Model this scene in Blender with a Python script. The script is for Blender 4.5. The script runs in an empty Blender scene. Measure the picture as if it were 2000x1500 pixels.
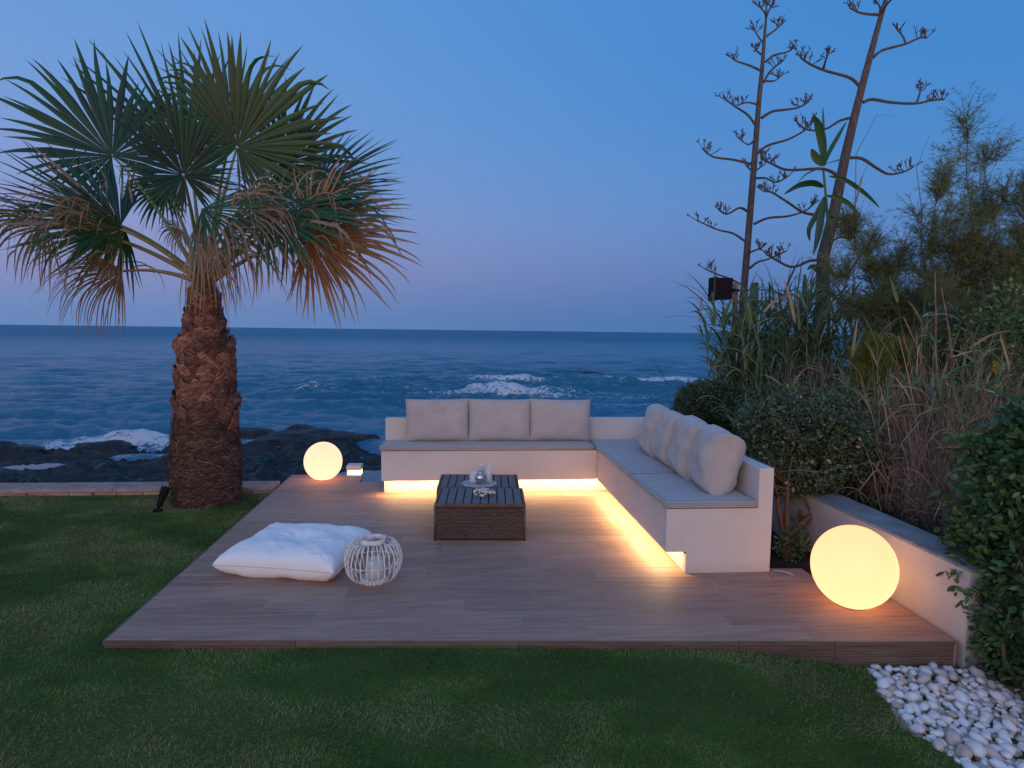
import bpy, math, random
import numpy as np
from mathutils import Vector, Matrix, Euler, noise as mn

RS = random.Random(7)
NR = np.random.RandomState(7)
sc = bpy.context.scene
COL = sc.collection
R = math.radians

# ------------------------------------------------------------------ camera
CAM_H = 1.65
F, PITCH, YAW, ROLL = 1239.05, 0.0839, 0.0879, 0.0121


def cam_axes():
    cy, sy = math.cos(YAW), math.sin(YAW)
    f = Vector((sy * math.cos(PITCH), cy * math.cos(PITCH), -math.sin(PITCH)))
    r = Vector((cy, -sy, 0))
    u = r.cross(f)
    c, s = math.cos(ROLL), math.sin(ROLL)
    return c * r + s * u, -s * r + c * u, f


CR, CU, CF = cam_axes()
cam = bpy.data.cameras.new("camera")
cam_o = bpy.data.objects.new("camera", cam)
COL.objects.link(cam_o)
cam_o.matrix_world = Matrix(((CR.x, CU.x, -CF.x, 0), (CR.y, CU.y, -CF.y, 0), (CR.z, CU.z, -CF.z, CAM_H), (0, 0, 0, 1)))
cam.sensor_width = 36
cam.lens = F / 2000 * 36
cam.clip_start = 0.05
cam.clip_end = 40000
sc.camera = cam_o


def W(px, py, Y=None, z=None):
    """A measured direction of the survey photograph, cut by the vertical plane y=Y or the level z."""
    d = CF + CR * ((px - 1000) / F) - CU * ((py - 750) / F)
    t = (Y / d.y) if Y is not None else (z - CAM_H) / d.z
    return Vector((d.x * t, d.y * t, CAM_H + d.z * t))


# ------------------------------------------------------------------ sky, sun, exposure
def lin(r, g, b):
    f = lambda c: (c / 12.92 if c <= 0.04045 else ((c + 0.055) / 1.055) ** 2.4)
    return (f(r / 255), f(g / 255), f(b / 255), 1)


world = bpy.data.worlds.new("World")
sc.world = world
world.use_nodes = True
nt = world.node_tree
nt.nodes.clear()
N = nt.nodes.new
Lk = nt.links.new
tc = N('ShaderNodeTexCoord')
nrm = N('ShaderNodeVectorMath'); nrm.operation = 'NORMALIZE'
Lk(tc.outputs['Generated'], nrm.inputs[0])
sx = N('ShaderNodeSeparateXYZ'); Lk(nrm.outputs[0], sx.inputs[0])


def sky_ramp(stops):
    r = N('ShaderNodeValToRGB')
    r.color_ramp.interpolation = 'B_SPLINE'
    el = r.color_ramp.elements
    while len(el) > 1:
        el.remove(el[-1])
    el[0].position, el[0].color = stops[0][0], lin(*stops[0][1])
    for p, c in stops[1:]:
        e = el.new(p); e.color = lin(*c)
    Lk(sx.outputs['Z'], r.inputs[0])
    return r


# z = sin(elevation); left (west, after-glow side) and right (east)
west = sky_ramp([(0.0, (104, 136, 188)), (0.03, (112, 138, 188)), (0.07, (136, 144, 190)), (0.12, (146, 152, 198)), (0.20, (134, 158, 210)), (0.30, (116, 158, 217)), (0.45, (104, 156, 218)), (0.65, (98, 152, 216)), (1.0, (92, 146, 212))])
east = sky_ramp([(0.0, (68, 112, 168)), (0.04, (74, 116, 174)), (0.09, (88, 124, 184)), (0.16, (90, 138, 197)), (0.28, (72, 138, 206)), (0.45, (60, 131, 202)), (0.65, (72, 136, 208)), (1.0, (92, 146, 212))])
# the sunset glow low in the sky behind the camera
glow = sky_ramp([(0.0, (255, 206, 160)), (0.10, (252, 205, 176)), (0.25, (184, 182, 216)), (0.50, (136, 168, 224)), (1.0, (92, 146, 212))])
az = N('ShaderNodeMapRange')
az.interpolation_type = 'SMOOTHSTEP'
az.inputs['From Min'].default_value = -0.75
az.inputs['From Max'].default_value = 0.75
Lk(sx.outputs['X'], az.inputs['Value'])
mixw = N('ShaderNodeMix'); mixw.data_type = 'RGBA'
Lk(az.outputs[0], mixw.inputs['Factor'])
Lk(west.outputs[0], mixw.inputs['A']); Lk(east.outputs[0], mixw.inputs['B'])
back = N('ShaderNodeMapRange')
back.interpolation_type = 'SMOOTHSTEP'
back.inputs['From Min'].default_value = 0.15
back.inputs['From Max'].default_value = -0.75
Lk(sx.outputs['Y'], back.inputs['Value'])
mixg = N('ShaderNodeMix'); mixg.data_type = 'RGBA'
Lk(back.outputs[0], mixg.inputs['Factor'])
gsc = N('ShaderNodeVectorMath'); gsc.operation = 'SCALE'; gsc.inputs['Scale'].default_value = 1.45
Lk(glow.outputs[0], gsc.inputs[0])
Lk(mixw.outputs['Result'], mixg.inputs['A']); Lk(gsc.outputs[0], mixg.inputs['B'])
mixw = mixg
bg = N('ShaderNodeBackground')
bg.inputs['Strength'].default_value = 1.0
Lk(mixw.outputs['Result'], bg.inputs['Color'])
wo = N('ShaderNodeOutputWorld'); Lk(bg.outputs[0], wo.inputs['Surface'])

# the last low warm glow, from behind the camera and a little to its left
sun = bpy.data.lights.new("afterglow_sun", 'SUN')
sun.energy = 0.42
sun.color = (1.0, 0.72, 0.48)
sun.angle = R(40)
sun_o = bpy.data.objects.new("afterglow_sun", sun)
COL.objects.link(sun_o)
sun_dir = Vector((0.30, 1.0, -0.30)).normalized()       # the way the light travels
sun_o.rotation_euler = sun_dir.to_track_quat('-Z', 'Y').to_euler()
sun_o.location = (-6, -20, 8)

vs = sc.view_settings
vs.view_transform = 'Standard'
vs.look = 'None'
vs.exposure = 0.0
vs.gamma = 1.0
try:
    vs.use_curve_mapping = False
except Exception:
    pass
sc.cycles.max_bounces = 8
sc.cycles.transparent_max_bounces = 16
sc.cycles.use_denoising = True
sc.cycles.sample_clamp_indirect = 4.0


# ------------------------------------------------------------------ materials
class M:
    """Small node-graph helper around one Principled BSDF."""

    def __init__(s, name, color=(.5, .5, .5), rough=.6, spec=.5, metal=0.0):
        s.m = bpy.data.materials.new(name)
        s.m.use_nodes = True
        s.nt = s.m.node_tree
        s.b = s.nt.nodes['Principled BSDF']
        s.b.inputs['Base Color'].default_value = (*color, 1)
        s.b.inputs['Roughness'].default_value = rough
        s.b.inputs['Specular IOR Level'].default_value = spec
        s.b.inputs['Metallic'].default_value = metal
        s.vec = None

    def n(s, t, **k):
        x = s.nt.nodes.new('ShaderNode' + t)
        for a, v in k.items():
            setattr(x, a, v)
        return x

    def l(s, a, b):
        s.nt.links.new(a, b)

    def coord(s, scale=(1, 1, 1), rot=(0, 0, 0), kind='Object', rnd=False):
        t = s.n('TexCoord')
        mp = s.n('Mapping')
        mp.inputs['Scale'].default_value = scale
        mp.inputs['Rotation'].default_value = rot
        s.l(t.outputs[kind], mp.inputs[0])
        if rnd:
            oi = s.n('ObjectInfo')
            mu = s.n('Math', operation='MULTIPLY'); mu.inputs[1].default_value = 37.0
            s.l(oi.outputs['Random'], mu.inputs[0])
            cx = s.n('CombineXYZ')
            for i in range(3):
                s.l(mu.outputs[0], cx.inputs[i])
            s.l(cx.outputs[0], mp.inputs['Location'])
        return mp.outputs[0]

    def noise(s, vec, scale=5, detail=6, rough=.55, dist=0):
        x = s.n('TexNoise')
        x.inputs['Scale'].default_value = scale
        x.inputs['Detail'].default_value = detail
        x.inputs['Roughness'].default_value = rough
        x.inputs['Distortion'].default_value = dist
        s.l(vec, x.inputs['Vector'])
        return x.outputs['Fac']

    def ramp(s, fac, stops):
        r = s.n('ValToRGB')
        el = r.color_ramp.elements
        while len(el) > 1:
            el.remove(el[-1])
        el[0].position = stops[0][0]; el[0].color = (*stops[0][1], 1)
        for p, c in stops[1:]:
            e = el.new(p); e.color = (*c, 1)
        s.l(fac, r.inputs[0])
        return r.outputs[0]

    def mix(s, fac, a, b, blend='MIX'):
        x = s.n('Mix', data_type='RGBA', blend_type=blend)
        if isinstance(fac, (int, float)):
            x.inputs['Factor'].default_value = fac
        else:
            s.l(fac, x.inputs['Factor'])
        for k, v in (('A', a), ('B', b)):
            if isinstance(v, tuple):
                x.inputs[k].default_value = (*v, 1)
            else:
                s.l(v, x.inputs[k])
        return x.outputs['Result']

    def math(s, op, a, b=None):
        x = s.n('Math', operation=op)
        for i, v in enumerate((a, b)):
            if v is None:
                continue
            if isinstance(v, (int, float)):
                x.inputs[i].default_value = v
            else:
                s.l(v, x.inputs[i])
        return x.outputs[0]

    def col(s, v):
        s.l(v, s.b.inputs['Base Color'])

    def rough(s, v):
        s.l(v, s.b.inputs['Roughness'])

    def bump(s, h, strength=.3, dist=.01):
        x = s.n('Bump')
        x.inputs['Strength'].default_value = strength
        x.inputs['Distance'].default_value = dist
        s.l(h, x.inputs['Height'])
        s.l(x.outputs[0], s.b.inputs['Normal'])

    def attr(s, name):
        a = s.n('Attribute', attribute_name=name)
        return a.outputs['Fac']

    def twoside(s, amount, color=None):
        """thin leaf: let some light through"""
        tr = s.n('BsdfTranslucent')
        out = [x for x in s.nt.nodes if x.type == 'OUTPUT_MATERIAL'][0]
        bc = s.b.inputs['Base Color']
        if bc.is_linked:
            s.l(bc.links[0].from_socket, tr.inputs[0])
        else:
            tr.inputs[0].default_value = bc.default_value
        ms = s.n('MixShader'); ms.inputs[0].default_value = amount
        s.l(s.b.outputs[0], ms.inputs[1]); s.l(tr.outputs[0], ms.inputs[2])
        s.l(ms.outputs[0], out.inputs['Surface'])


def plaster(name, c, sc_=6, amt=.10):
    m = M(name, c, .85, .3)
    v = m.coord()
    n1 = m.noise(v, sc_ * .25, 5)
    n2 = m.noise(v, 90, 5)
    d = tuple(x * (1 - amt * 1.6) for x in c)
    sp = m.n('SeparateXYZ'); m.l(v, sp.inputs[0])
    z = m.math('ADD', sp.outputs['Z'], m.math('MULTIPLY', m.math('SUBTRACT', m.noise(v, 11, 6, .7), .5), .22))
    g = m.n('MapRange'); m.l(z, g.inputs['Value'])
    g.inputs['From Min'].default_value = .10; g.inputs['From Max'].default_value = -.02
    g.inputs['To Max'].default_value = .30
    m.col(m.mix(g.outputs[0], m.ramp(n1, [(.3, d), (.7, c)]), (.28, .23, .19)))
    m.bump(m.math('ADD', m.math('MULTIPLY', n2, .5), m.math('MULTIPLY', m.noise(v, 14, 3), 1.0)), .35, .005)
    return m.m


MAT = {}
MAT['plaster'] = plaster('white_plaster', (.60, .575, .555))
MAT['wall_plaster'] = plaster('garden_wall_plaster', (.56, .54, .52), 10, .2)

m = M('wall_top_cement', (.3, .29, .28), .9, .3)
v = m.coord()
m.col(m.ramp(m.noise(v, 6, 8, .65), [(.3, (.17, .165, .16)), (.55, (.27, .26, .25)), (.75, (.38, .37, .35))]))
m.bump(m.noise(v, 60, 6), .5, .006)
MAT['wall_top'] = m.m

# wood-look porcelain planks
def plank_mat(name, lo, mid, hi, rough=.60):
    m = M(name, mid, rough, .28)
    v = m.coord((1.3, 22, 22), rnd=True)
    n1 = m.noise(v, 2.2, 8, .62, .25)
    v2 = m.coord((.8, 5, 5), rnd=True)
    n2 = m.noise(v2, 2.0, 3, .5, .6)
    c = m.ramp(n1, [(.28, lo), (.5, mid), (.72, hi)])
    oi = m.n('ObjectInfo')
    k = m.math('ADD', m.math('MULTIPLY', oi.outputs['Random'], .26), .72)
    k = m.math('MULTIPLY', k, m.math('ADD', m.math('MULTIPLY', n2, .5), .8))
    mx = m.n('VectorMath', operation='SCALE')
    m.l(c, mx.inputs[0]); m.l(k, mx.inputs['Scale'])
    m.col(mx.outputs[0])
    m.rough(m.math('ADD', m.math('MULTIPLY', n1, .25), rough - .14))
    m.bump(n1, .22, .002)
    return m.m


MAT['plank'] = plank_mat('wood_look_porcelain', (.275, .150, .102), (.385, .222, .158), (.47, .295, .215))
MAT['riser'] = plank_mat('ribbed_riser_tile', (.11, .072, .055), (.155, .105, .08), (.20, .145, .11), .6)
MAT['grout'] = M('pale_grout', (.36, .28, .235), .9, .2).m
MAT['concrete'] = M('deck_slab_concrete', (.25, .23, .22), .9, .2).m


def fabric(name, c, scale=420, wr=.5, blotch=.06):
    m = M(name, c, .92, .15)
    v = m.coord()
    n = m.noise(v, 7, 4)
    d = tuple(x * (1 - blotch * 2) for x in c)
    m.col(m.ramp(n, [(.3, d), (.7, c)]))
    w = m.noise(m.coord((1, 1, 1)), scale, 2)
    k = m.noise(v, 9, 5, .6, .8)
    m.bump(m.math('ADD', m.math('MULTIPLY', w, .12), m.math('MULTIPLY', k, 1.0)), wr, .012)
    m.b.inputs['Sheen Weight'].default_value = .25
    return m.m


MAT['cushion'] = fabric('cushion_canvas', (.43, .40, .385), wr=.35)
MAT['mat'] = fabric('seat_mat_canvas', (.31, .325, .35), wr=.15)
MAT['piping'] = fabric('piping', (.48, .43, .38), wr=.1)
MAT['floor_pillow'] = fabric('white_cotton', (.80, .785, .77), wr=.18, blotch=.02)
MAT['pillow_seam'] = fabric('pillow_seam', (.62, .59, .56), wr=.1)

# rattan
m = M('brown_rattan', (.06, .035, .022), .45, .5)
v = m.coord((8, 8, 60))
m.col(m.ramp(m.noise(v, 3, 4), [(.3, (.045, .027, .018)), (.55, (.095, .058, .036)), (.75, (.17, .11, .07))]))
MAT['rattan'] = m.m
MAT['rattan_core'] = M('rattan_core', (.012, .008, .006), .9, .2).m
m = M('grey_slat', (.105, .11, .12), .5, .4)
v = m.coord((4, 40, 4), rnd=True)
n1 = m.noise(v, 6, 5)
m.col(m.ramp(n1, [(.3, (.085, .088, .096)), (.7, (.135, .14, .15))]))
m.bump(n1, .15, .001)
MAT['slat'] = m.m


def emit(name, c, st, base=(.8, .8, .8)):
    m = M(name, base, .35, .4)
    m.b.inputs['Emission Color'].default_value = (*c, 1)
    m.b.inputs['Emission Strength'].default_value = st
    return m.m


def globe_mat(name, c, st, r):
    m = M(name, (.06, .05, .04), .35, .4)
    t = m.n('TexCoord'); sp = m.n('SeparateXYZ'); m.l(t.outputs['Generated'], sp.inputs[0])
    m.b.inputs['Emission Color'].default_value = (*c, 1)
    # the bulb sits low in the shell, so it glows a little brighter there
    k = m.n('MapRange'); m.l(sp.outputs['Z'], k.inputs['Value'])
    k.inputs['From Min'].default_value = 0.0; k.inputs['From Max'].default_value = 1.0
    k.inputs['To Min'].default_value = st * 1.12; k.inputs['To Max'].default_value = st * .90
    m.l(k.outputs[0], m.b.inputs['Emission Strength'])
    return m.m


MAT['globe_big'] = globe_mat('warm_glowing_polyethylene', (1.0, .455, .215), 1.97, .24)
MAT['globe_small'] = globe_mat('cream_glowing_polyethylene', (1.0, .46, .28), 2.0, .20)
MAT['led'] = emit('warm_led', (1.0, .62, .29), 72.0)
MAT['box_glow'] = emit('box_lamp_diffuser', (1.0, .68, .36), 3.0)
MAT['globe_base'] = M('globe_base', (.35, .33, .30), .5, .4).m

m = M('painted_metal_white', (.6, .56, .5), .45, .5); MAT['lamp_metal'] = m.m
MAT['black_metal'] = M('black_metal', (.010, .010, .012), .75, .12).m
MAT['dark_glass'] = M('dark_lamp_glass', (.02, .022, .026), .12, .6).m
m = M('weathered_post', (.2, .13, .085), .8, .3)
v = m.coord((6, 6, 1)); m.col(m.ramp(m.noise(v, 9, 6), [(.3, (.12, .08, .055)), (.7, (.30, .21, .14))]))
MAT['post'] = m.m
m = M('whitewashed_willow', (.62, .58, .54), .75, .3)
v = m.coord(); m.col(m.ramp(m.noise(v, 30, 5), [(.3, (.50, .44, .39)), (.55, (.76, .73, .70)), (.8, (.82, .80, .78))]))
MAT['willow'] = m.m
m = M('candle_wax', (.62, .60, .36), .5, .4); m.b.inputs['Subsurface Weight'].default_value = .2
MAT['wax'] = m.m
MAT['amber_wax'] = M('amber_wax', (.36, .17, .06), .5, .4).m
MAT['pale_wax'] = M('pale_wax', (.62, .60, .62), .5, .4).m
m = M('clear_glass', (.96, .98, 1.0), .03, .5); m.b.inputs['Transmission Weight'].default_value = .0
m.b.inputs['Alpha'].default_value = .28
MAT['glass'] = m.m
MAT['silver'] = M('brushed_silver', (.52, .50, .46), .22, .5, 1.0).m
MAT['shell'] = M('bleached_shell', (.62, .57, .48), .6, .4).m
MAT['rubber'] = M('cable_rubber', (.32, .31, .30), .5, .4).m

# palm
m = M('palm_leaf', (.04, .08, .03), .42, .45)
t = m.attr('tint')
v = m.coord()
g = m.ramp(t, [(0, (.012, .042, .024)), (.22, (.017, .094, .032)), (.40, (.045, .120, .036)), (.55, (.20, .135, .062)), (.75, (.36, .26, .19)), (.9, (.30, .125, .045)), (1, (.34, .135, .035))])
m.col(m.mix(m.math('MULTIPLY', m.noise(v, 25, 3), .5), g, (.02, .03, .015), 'MIX'))
m.twoside(.28)
MAT['palm_leaf'] = m.m
m = M('palm_petiole', (.10, .13, .04), .5, .4)
t = m.attr('tint')
m.col(m.ramp(t, [(0, (.09, .14, .045)), (.5, (.20, .17, .07)), (1, (.20, .12, .06))]))
MAT['petiole'] = m.m
m = M('palm_fibre_bark', (.1, .06, .04), .9, .15)
v = m.coord((1, 1, 3.0)); n1 = m.noise(v, 7, 8, .7, 1.0)
m.col(m.ramp(n1, [(.3, (.05, .028, .021)), (.5, (.12, .070, .050)), (.72, (.21, .13, .095))]))
m.bump(n1, 1.0, .03)
MAT['bark'] = m.m
m = M('palm_boot', (.16, .08, .05), .7, .25)
v = m.coord((6, 6, 22), rnd=True); n1 = m.noise(v, 2.2, 6, .6, .4)
c = m.ramp(n1, [(.28, (.038, .014, .010)), (.5, (.155, .066, .044)), (.76, (.40, .245, .185))])
oi = m.n('ObjectInfo')
k = m.math('ADD', m.math('MULTIPLY', oi.outputs['Random'], .85), .45)
mx = m.n('VectorMath', operation='SCALE'); m.l(c, mx.inputs[0]); m.l(k, mx.inputs['Scale']); m.col(mx.outputs[0])
m.bump(n1, .6, .01)
MAT['boot'] = m.m
m = M('palm_fibre', (.1, .06, .04), .85, .2)
m.col(m.ramp(m.attr('tint'), [(0, (.045, .026, .020)), (.5, (.15, .092, .068)), (.85, (.26, .175, .135)), (1, (.40, .30, .24))]))
MAT['fibre'] = m.m


def leaf_mat(name, stops, rough=.5, spec=.4, trans=.25):
    m = M(name, stops[0][1], rough, spec)
    m.col(m.ramp(m.attr('tint'), stops))
    m.twoside(trans)
    return m.m


MAT['grass'] = leaf_mat('grass_blade', [(0, (.075, .120, .026)), (.35, (.150, .225, .045)), (.6, (.225, .250, .075)), (.8, (.28, .24, .11)), (1, (.32, .26, .14))], .6, .25, .3)
MAT['shrub_leaf'] = leaf_mat('shrub_leaf', [(0, (.035, .060, .036)), (.5, (.10, .145, .080)), (.85, (.19, .25, .13)), (.93, (.25, .33, .08)), (1, (.52, .36, .27))])
MAT['hedge_leaf'] = leaf_mat('glossy_hedge_leaf', [(0, (.026, .056, .030)), (.5, (.06, .125, .05)), (.85, (.12, .23, .06)), (.96, (.18, .33, .06)), (1, (.48, .36, .27))], .36, .45)
MAT['reed_leaf'] = leaf_mat('reed_leaf', [(0, (.045, .095, .050)), (.5, (.105, .19, .095)), (.8, (.18, .25, .12)), (1, (.40, .31, .20))])
MAT['tamarisk'] = leaf_mat('tamarisk_needles', [(0, (.060, .085, .045)), (.5, (.130, .175, .075)), (.8, (.21, .22, .09)), (1, (.34, .19, .11))], .8, .1)
MAT['yellow_green'] = leaf_mat('yellow_green_needles', [(0, (.08, .10, .022)), (.5, (.16, .18, .030)), (1, (.26, .21, .04))], .8, .1)
MAT['straw'] = leaf_mat('dry_straw', [(0, (.10, .066, .045)), (.5, (.29, .200, .138)), (.85, (.44, .33, .23)), (1, (.56, .46, .34))], .75, .2, .15)
MAT['cane_leaf'] = leaf_mat('broad_cane_leaf', [(0, (.02, .07, .03)), (.6, (.04, .12, .05)), (1, (.12, .20, .07))], .4, .4)
MAT['yellow_flower'] = leaf_mat('yellow_petals', [(0, (.40, .28, .02)), (1, (.62, .46, .03))])
m = M('shrub_bark', (.16, .085, .05), .8, .2)
v = m.coord((3, 3, 1)); n1 = m.noise(v, 14, 6)
m.col(m.ramp(n1, [(.3, (.085, .045, .028)), (.7, (.22, .125, .075))])); m.bump(n1, .6, .01)
MAT['shrub_bark'] = m.m
m = M('grey_stalk_bark', (.1, .07, .06), .85, .2)
v = m.coord((5, 5, 1.2)); n1 = m.noise(v, 10, 6)
m.col(m.ramp(n1, [(.3, (.038, .034, .038)), (.7, (.12, .105, .112))])); m.bump(n1, .6, .01)
MAT['stalk_bark'] = m.m
MAT['twig'] = M('grey_brown_twig', (.12, .09, .078), .85, .2).m
m = M('cactus_pad', (.06, .10, .055), .6, .3)
v = m.coord(); m.col(m.ramp(m.noise(v, 14, 4), [(.3, (.04, .07, .04)), (.7, (.09, .14, .08))]))
MAT['pad'] = m.m

# pebbles
m = M('white_marble_pebble', (.66, .64, .62), .5, .4)
v = m.coord((1, 1, 1), rnd=True)
n1 = m.noise(v, 18, 4)
c = m.ramp(n1, [(.3, (.64, .59, .55)), (.6, (.80, .77, .74))])
oi = m.n('ObjectInfo')
c2 = m.mix(m.math('POWER', oi.outputs['Random'], 4.0), c, (.48, .33, .25))
m.col(c2); m.bump(n1, .2, .003)
MAT['pebble'] = m.m

# ground materials
m = M('lawn_soil', (.03, .04, .02), .95, .1)
v = m.coord(); n1 = m.noise(v, 1.3, 6)
m.col(m.ramp(n1, [(.3, (.045, .080, .014)), (.7, (.080, .115, .022))]))
m.bump(m.noise(v, 60, 4), .6, .02)
MAT['lawn'] = m.m
m = M('bank_soil', (.06, .045, .035), .95, .1)
v = m.coord(); m.col(m.ramp(m.noise(v, 4, 6), [(.3, (.022, .018, .014)), (.7, (.065, .048, .035))])); m.bump(m.noise(v, 30, 5), .8, .03)
MAT['soil'] = m.m
m = M('wet_dark_rock', (.05, .045, .045), .55, .4)
v = m.coord()
n1 = m.noise(v, .9, 10, .62, .4)
n2 = m.noise(v, 6, 8, .65)
m.col(m.ramp(m.math('ADD', m.math('MULTIPLY', n1, .7), m.math('MULTIPLY', n2, .3)), [(.35, (.004, .005, .006)), (.5, (.013, .012, .012)), (.64, (.045, .038, .034))]))
m.rough(m.ramp(n1, [(.35, (.35,) * 3), (.6, (.75,) * 3)]))
m.bump(m.math('ADD', n1, m.math('MULTIPLY', n2, .5)), 1.0, .12)
MAT['rock'] = m.m
m = M('pink_stone', (.36, .25, .21), .85, .2)
v = m.coord((1, 1, 1), rnd=True); n1 = m.noise(v, 9, 7, .6)
m.col(m.ramp(n1, [(.3, (.25, .165, .135)), (.7, (.44, .31, .265))])); m.bump(n1, .5, .01)
MAT['stone'] = m.m

# sea
m = M('sea_water', (.008, .035, .055), .12, .5)
m.b.inputs['IOR'].default_value = 1.33
v = m.coord((1, 2.2, 1))
geo = m.n('NewGeometry')
foam_a = m.attr('foam')
fn = m.noise(m.coord((1, 2.0, 1)), 3.0, 12, .82, .8)
foam = m.math('MULTIPLY', foam_a, 1.0)
fm = m.math('ADD', m.math('SUBTRACT', foam, .60), m.math('MULTIPLY', m.math('SUBTRACT', fn, .5), 4.6))
fm = m.math('MULTIPLY', fm, 3.5)
cl = m.n('Clamp'); m.l(fm, cl.inputs[0]); fm = cl.outputs[0]
body = m.ramp(m.noise(m.coord((.02, .06, 1)), 1.0, 5), [(.35, (.010, .110, .190)), (.65, (.025, .155, .245))])
m.col(m.mix(fm, body, (.58, .62, .66)))
rg = m.n('Mix', data_type='FLOAT'); m.l(fm, rg.inputs['Factor']); rg.inputs['B'].default_value = .7; m.l(m.math('ADD', m.math('MULTIPLY', m.attr('far'), .42), .12), rg.inputs['A'])
m.rough(rg.outputs['Result'])
w1 = m.noise(m.coord((.5, 1.3, 1), (0, 0, .12)), 1.3, 4, .6, .4)
w2 = m.noise(m.coord((.8, 2.0, 1), (0, 0, -.1)), 3.6, 6, .66, .4)
w2 = m.math('ABSOLUTE', m.math('SUBTRACT', w2, .5))
w3 = m.noise(m.coord((.9, 2.0, 1), (0, 0, .25)), 8.0, 4, .6, .3)
h = m.math('ADD', m.math('MULTIPLY', w2, -1.0), m.math('MULTIPLY', w3, .35))
m.bump(h, 1.0, .13)
MAT['sea'] = m.m
m = M('still_pool_water', (.02, .03, .04), .04, .6); m.b.inputs['IOR'].default_value = 1.33
MAT['pool'] = m.m


# ------------------------------------------------------------------ builders
def link(o, parent=None, mat=None):
    COL.objects.link(o)
    if parent is not None:
        o.parent = parent
        o.matrix_parent_inverse = parent.matrix_basis.inverted()
    if mat is not None and o.data is not None and not o.data.materials:
        o.data.materials.append(mat)
    return o


def tag(o, label=None, cat=None, group=None, kind=None):
    if label: o['label'] = label
    if cat: o['category'] = cat
    if group: o['group'] = group
    if kind: o['kind'] = kind
    return o


def thing(name, loc, label, cat, group=None, rz=0):
    o = bpy.data.objects.new(name, None)
    o.empty_display_size = .1
    o.location = loc
    o.rotation_euler = (0, 0, rz)
    COL.objects.link(o)
    return tag(o, label, cat, group)


class MB:
    def __init__(s):
        s.v = []; s.f = []

    def box(s, a, b):
        x0, y0, z0 = a; x1, y1, z1 = b
        k = len(s.v)
        s.v += [(x0, y0, z0), (x1, y0, z0), (x1, y1, z0), (x0, y1, z0), (x0, y0, z1), (x1, y0, z1), (x1, y1, z1), (x0, y1, z1)]
        s.f += [tuple(k + i for i in q) for q in ((0, 3, 2, 1), (4, 5, 6, 7), (0, 1, 5, 4), (1, 2, 6, 5), (2, 3, 7, 6), (3, 0, 4, 7))]
        return s

    def bevbox(s, a, b, c=.003):
        """box with a chamfered top edge"""
        x0, y0, z0 = a; x1, y1, z1 = b
        k = len(s.v)
        for (d, z) in ((0, z0), (0, z1 - c), (c, z1)):
            s.v += [(x0 + d, y0 + d, z), (x1 - d, y0 + d, z), (x1 - d, y1 - d, z), (x0 + d, y1 - d, z)]
        s.f.append((k, k + 3, k + 2, k + 1))
        for l in (0, 4):
            for i in range(4):
                j = (i + 1) % 4
                s.f.append((k + l + i, k + l + j, k + l + 4 + j, k + l + 4 + i))
        s.f.append((k + 8, k + 9, k + 10, k + 11))
        return s

    def tube(s, pts, rad, n=8, cap=True):
        pts = [Vector(p) for p in pts]
        if not isinstance(rad, (list, tuple)):
            rad = [rad] * len(pts)
        k = len(s.v)
        up = None
        for i, p in enumerate(pts):
            t = (pts[min(i + 1, len(pts) - 1)] - pts[max(i - 1, 0)])
            if t.length < 1e-9: t = Vector((0, 0, 1))
            t.normalize()
            if up is None:
                up = Vector((0, 0, 1)).cross(t)
                if up.length < .05: up = Vector((1, 0, 0)).cross(t)
            up = (up - up.dot(t) * t).normalized()
            w = t.cross(up)
            for j in range(n):
                a = 2 * math.pi * j / n
                s.v.append(tuple(p + rad[i] * (math.cos(a) * up + math.sin(a) * w)))
        for i in range(len(pts) - 1):
            for j in range(n):
                q = (j + 1) % n
                s.f.append((k + i * n + j, k + i * n + q, k + (i + 1) * n + q, k + (i + 1) * n + j))
        if cap:
            s.f.append(tuple(k + j for j in reversed(range(n))))
            s.f.append(tuple(k + (len(pts) - 1) * n + j for j in range(n)))
        return s

    def lathe(s, prof, n=32, c=(0, 0, 0), cap=True):
        k = len(s.v)
        for (r, z) in prof:
            for j in range(n):
                a = 2 * math.pi * j / n
                s.v.append((c[0] + r * math.cos(a), c[1] + r * math.sin(a), c[2] + z))
        for i in range(len(prof) - 1):
            for j in range(n):
                q = (j + 1) % n
                s.f.append((k + i * n + j, k + i * n + q, k + (i + 1) * n + q, k + (i + 1) * n + j))
        if cap:
            s.f.append(tuple(k + j for j in reversed(range(n))))
            s.f.append(tuple(k + (len(prof) - 1) * n + j for j in range(n)))
        return s

    def mesh(s, name, smooth=False):
        me = bpy.data.meshes.new(name)
        me.from_pydata(s.v, [], s.f)
        me.validate()
        if smooth:
            me.shade_smooth()
        return me

    def build(s, name, mat, parent=None, smooth=False, bevel=0):
        o = bpy.data.objects.new(name, s.mesh(name, smooth))
        link(o, parent, mat)
        if bevel:
            b = o.modifiers.new('bevel', 'BEVEL'); b.width = bevel; b.segments = 3
            b.limit_method = 'ANGLE'
        return o


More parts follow.
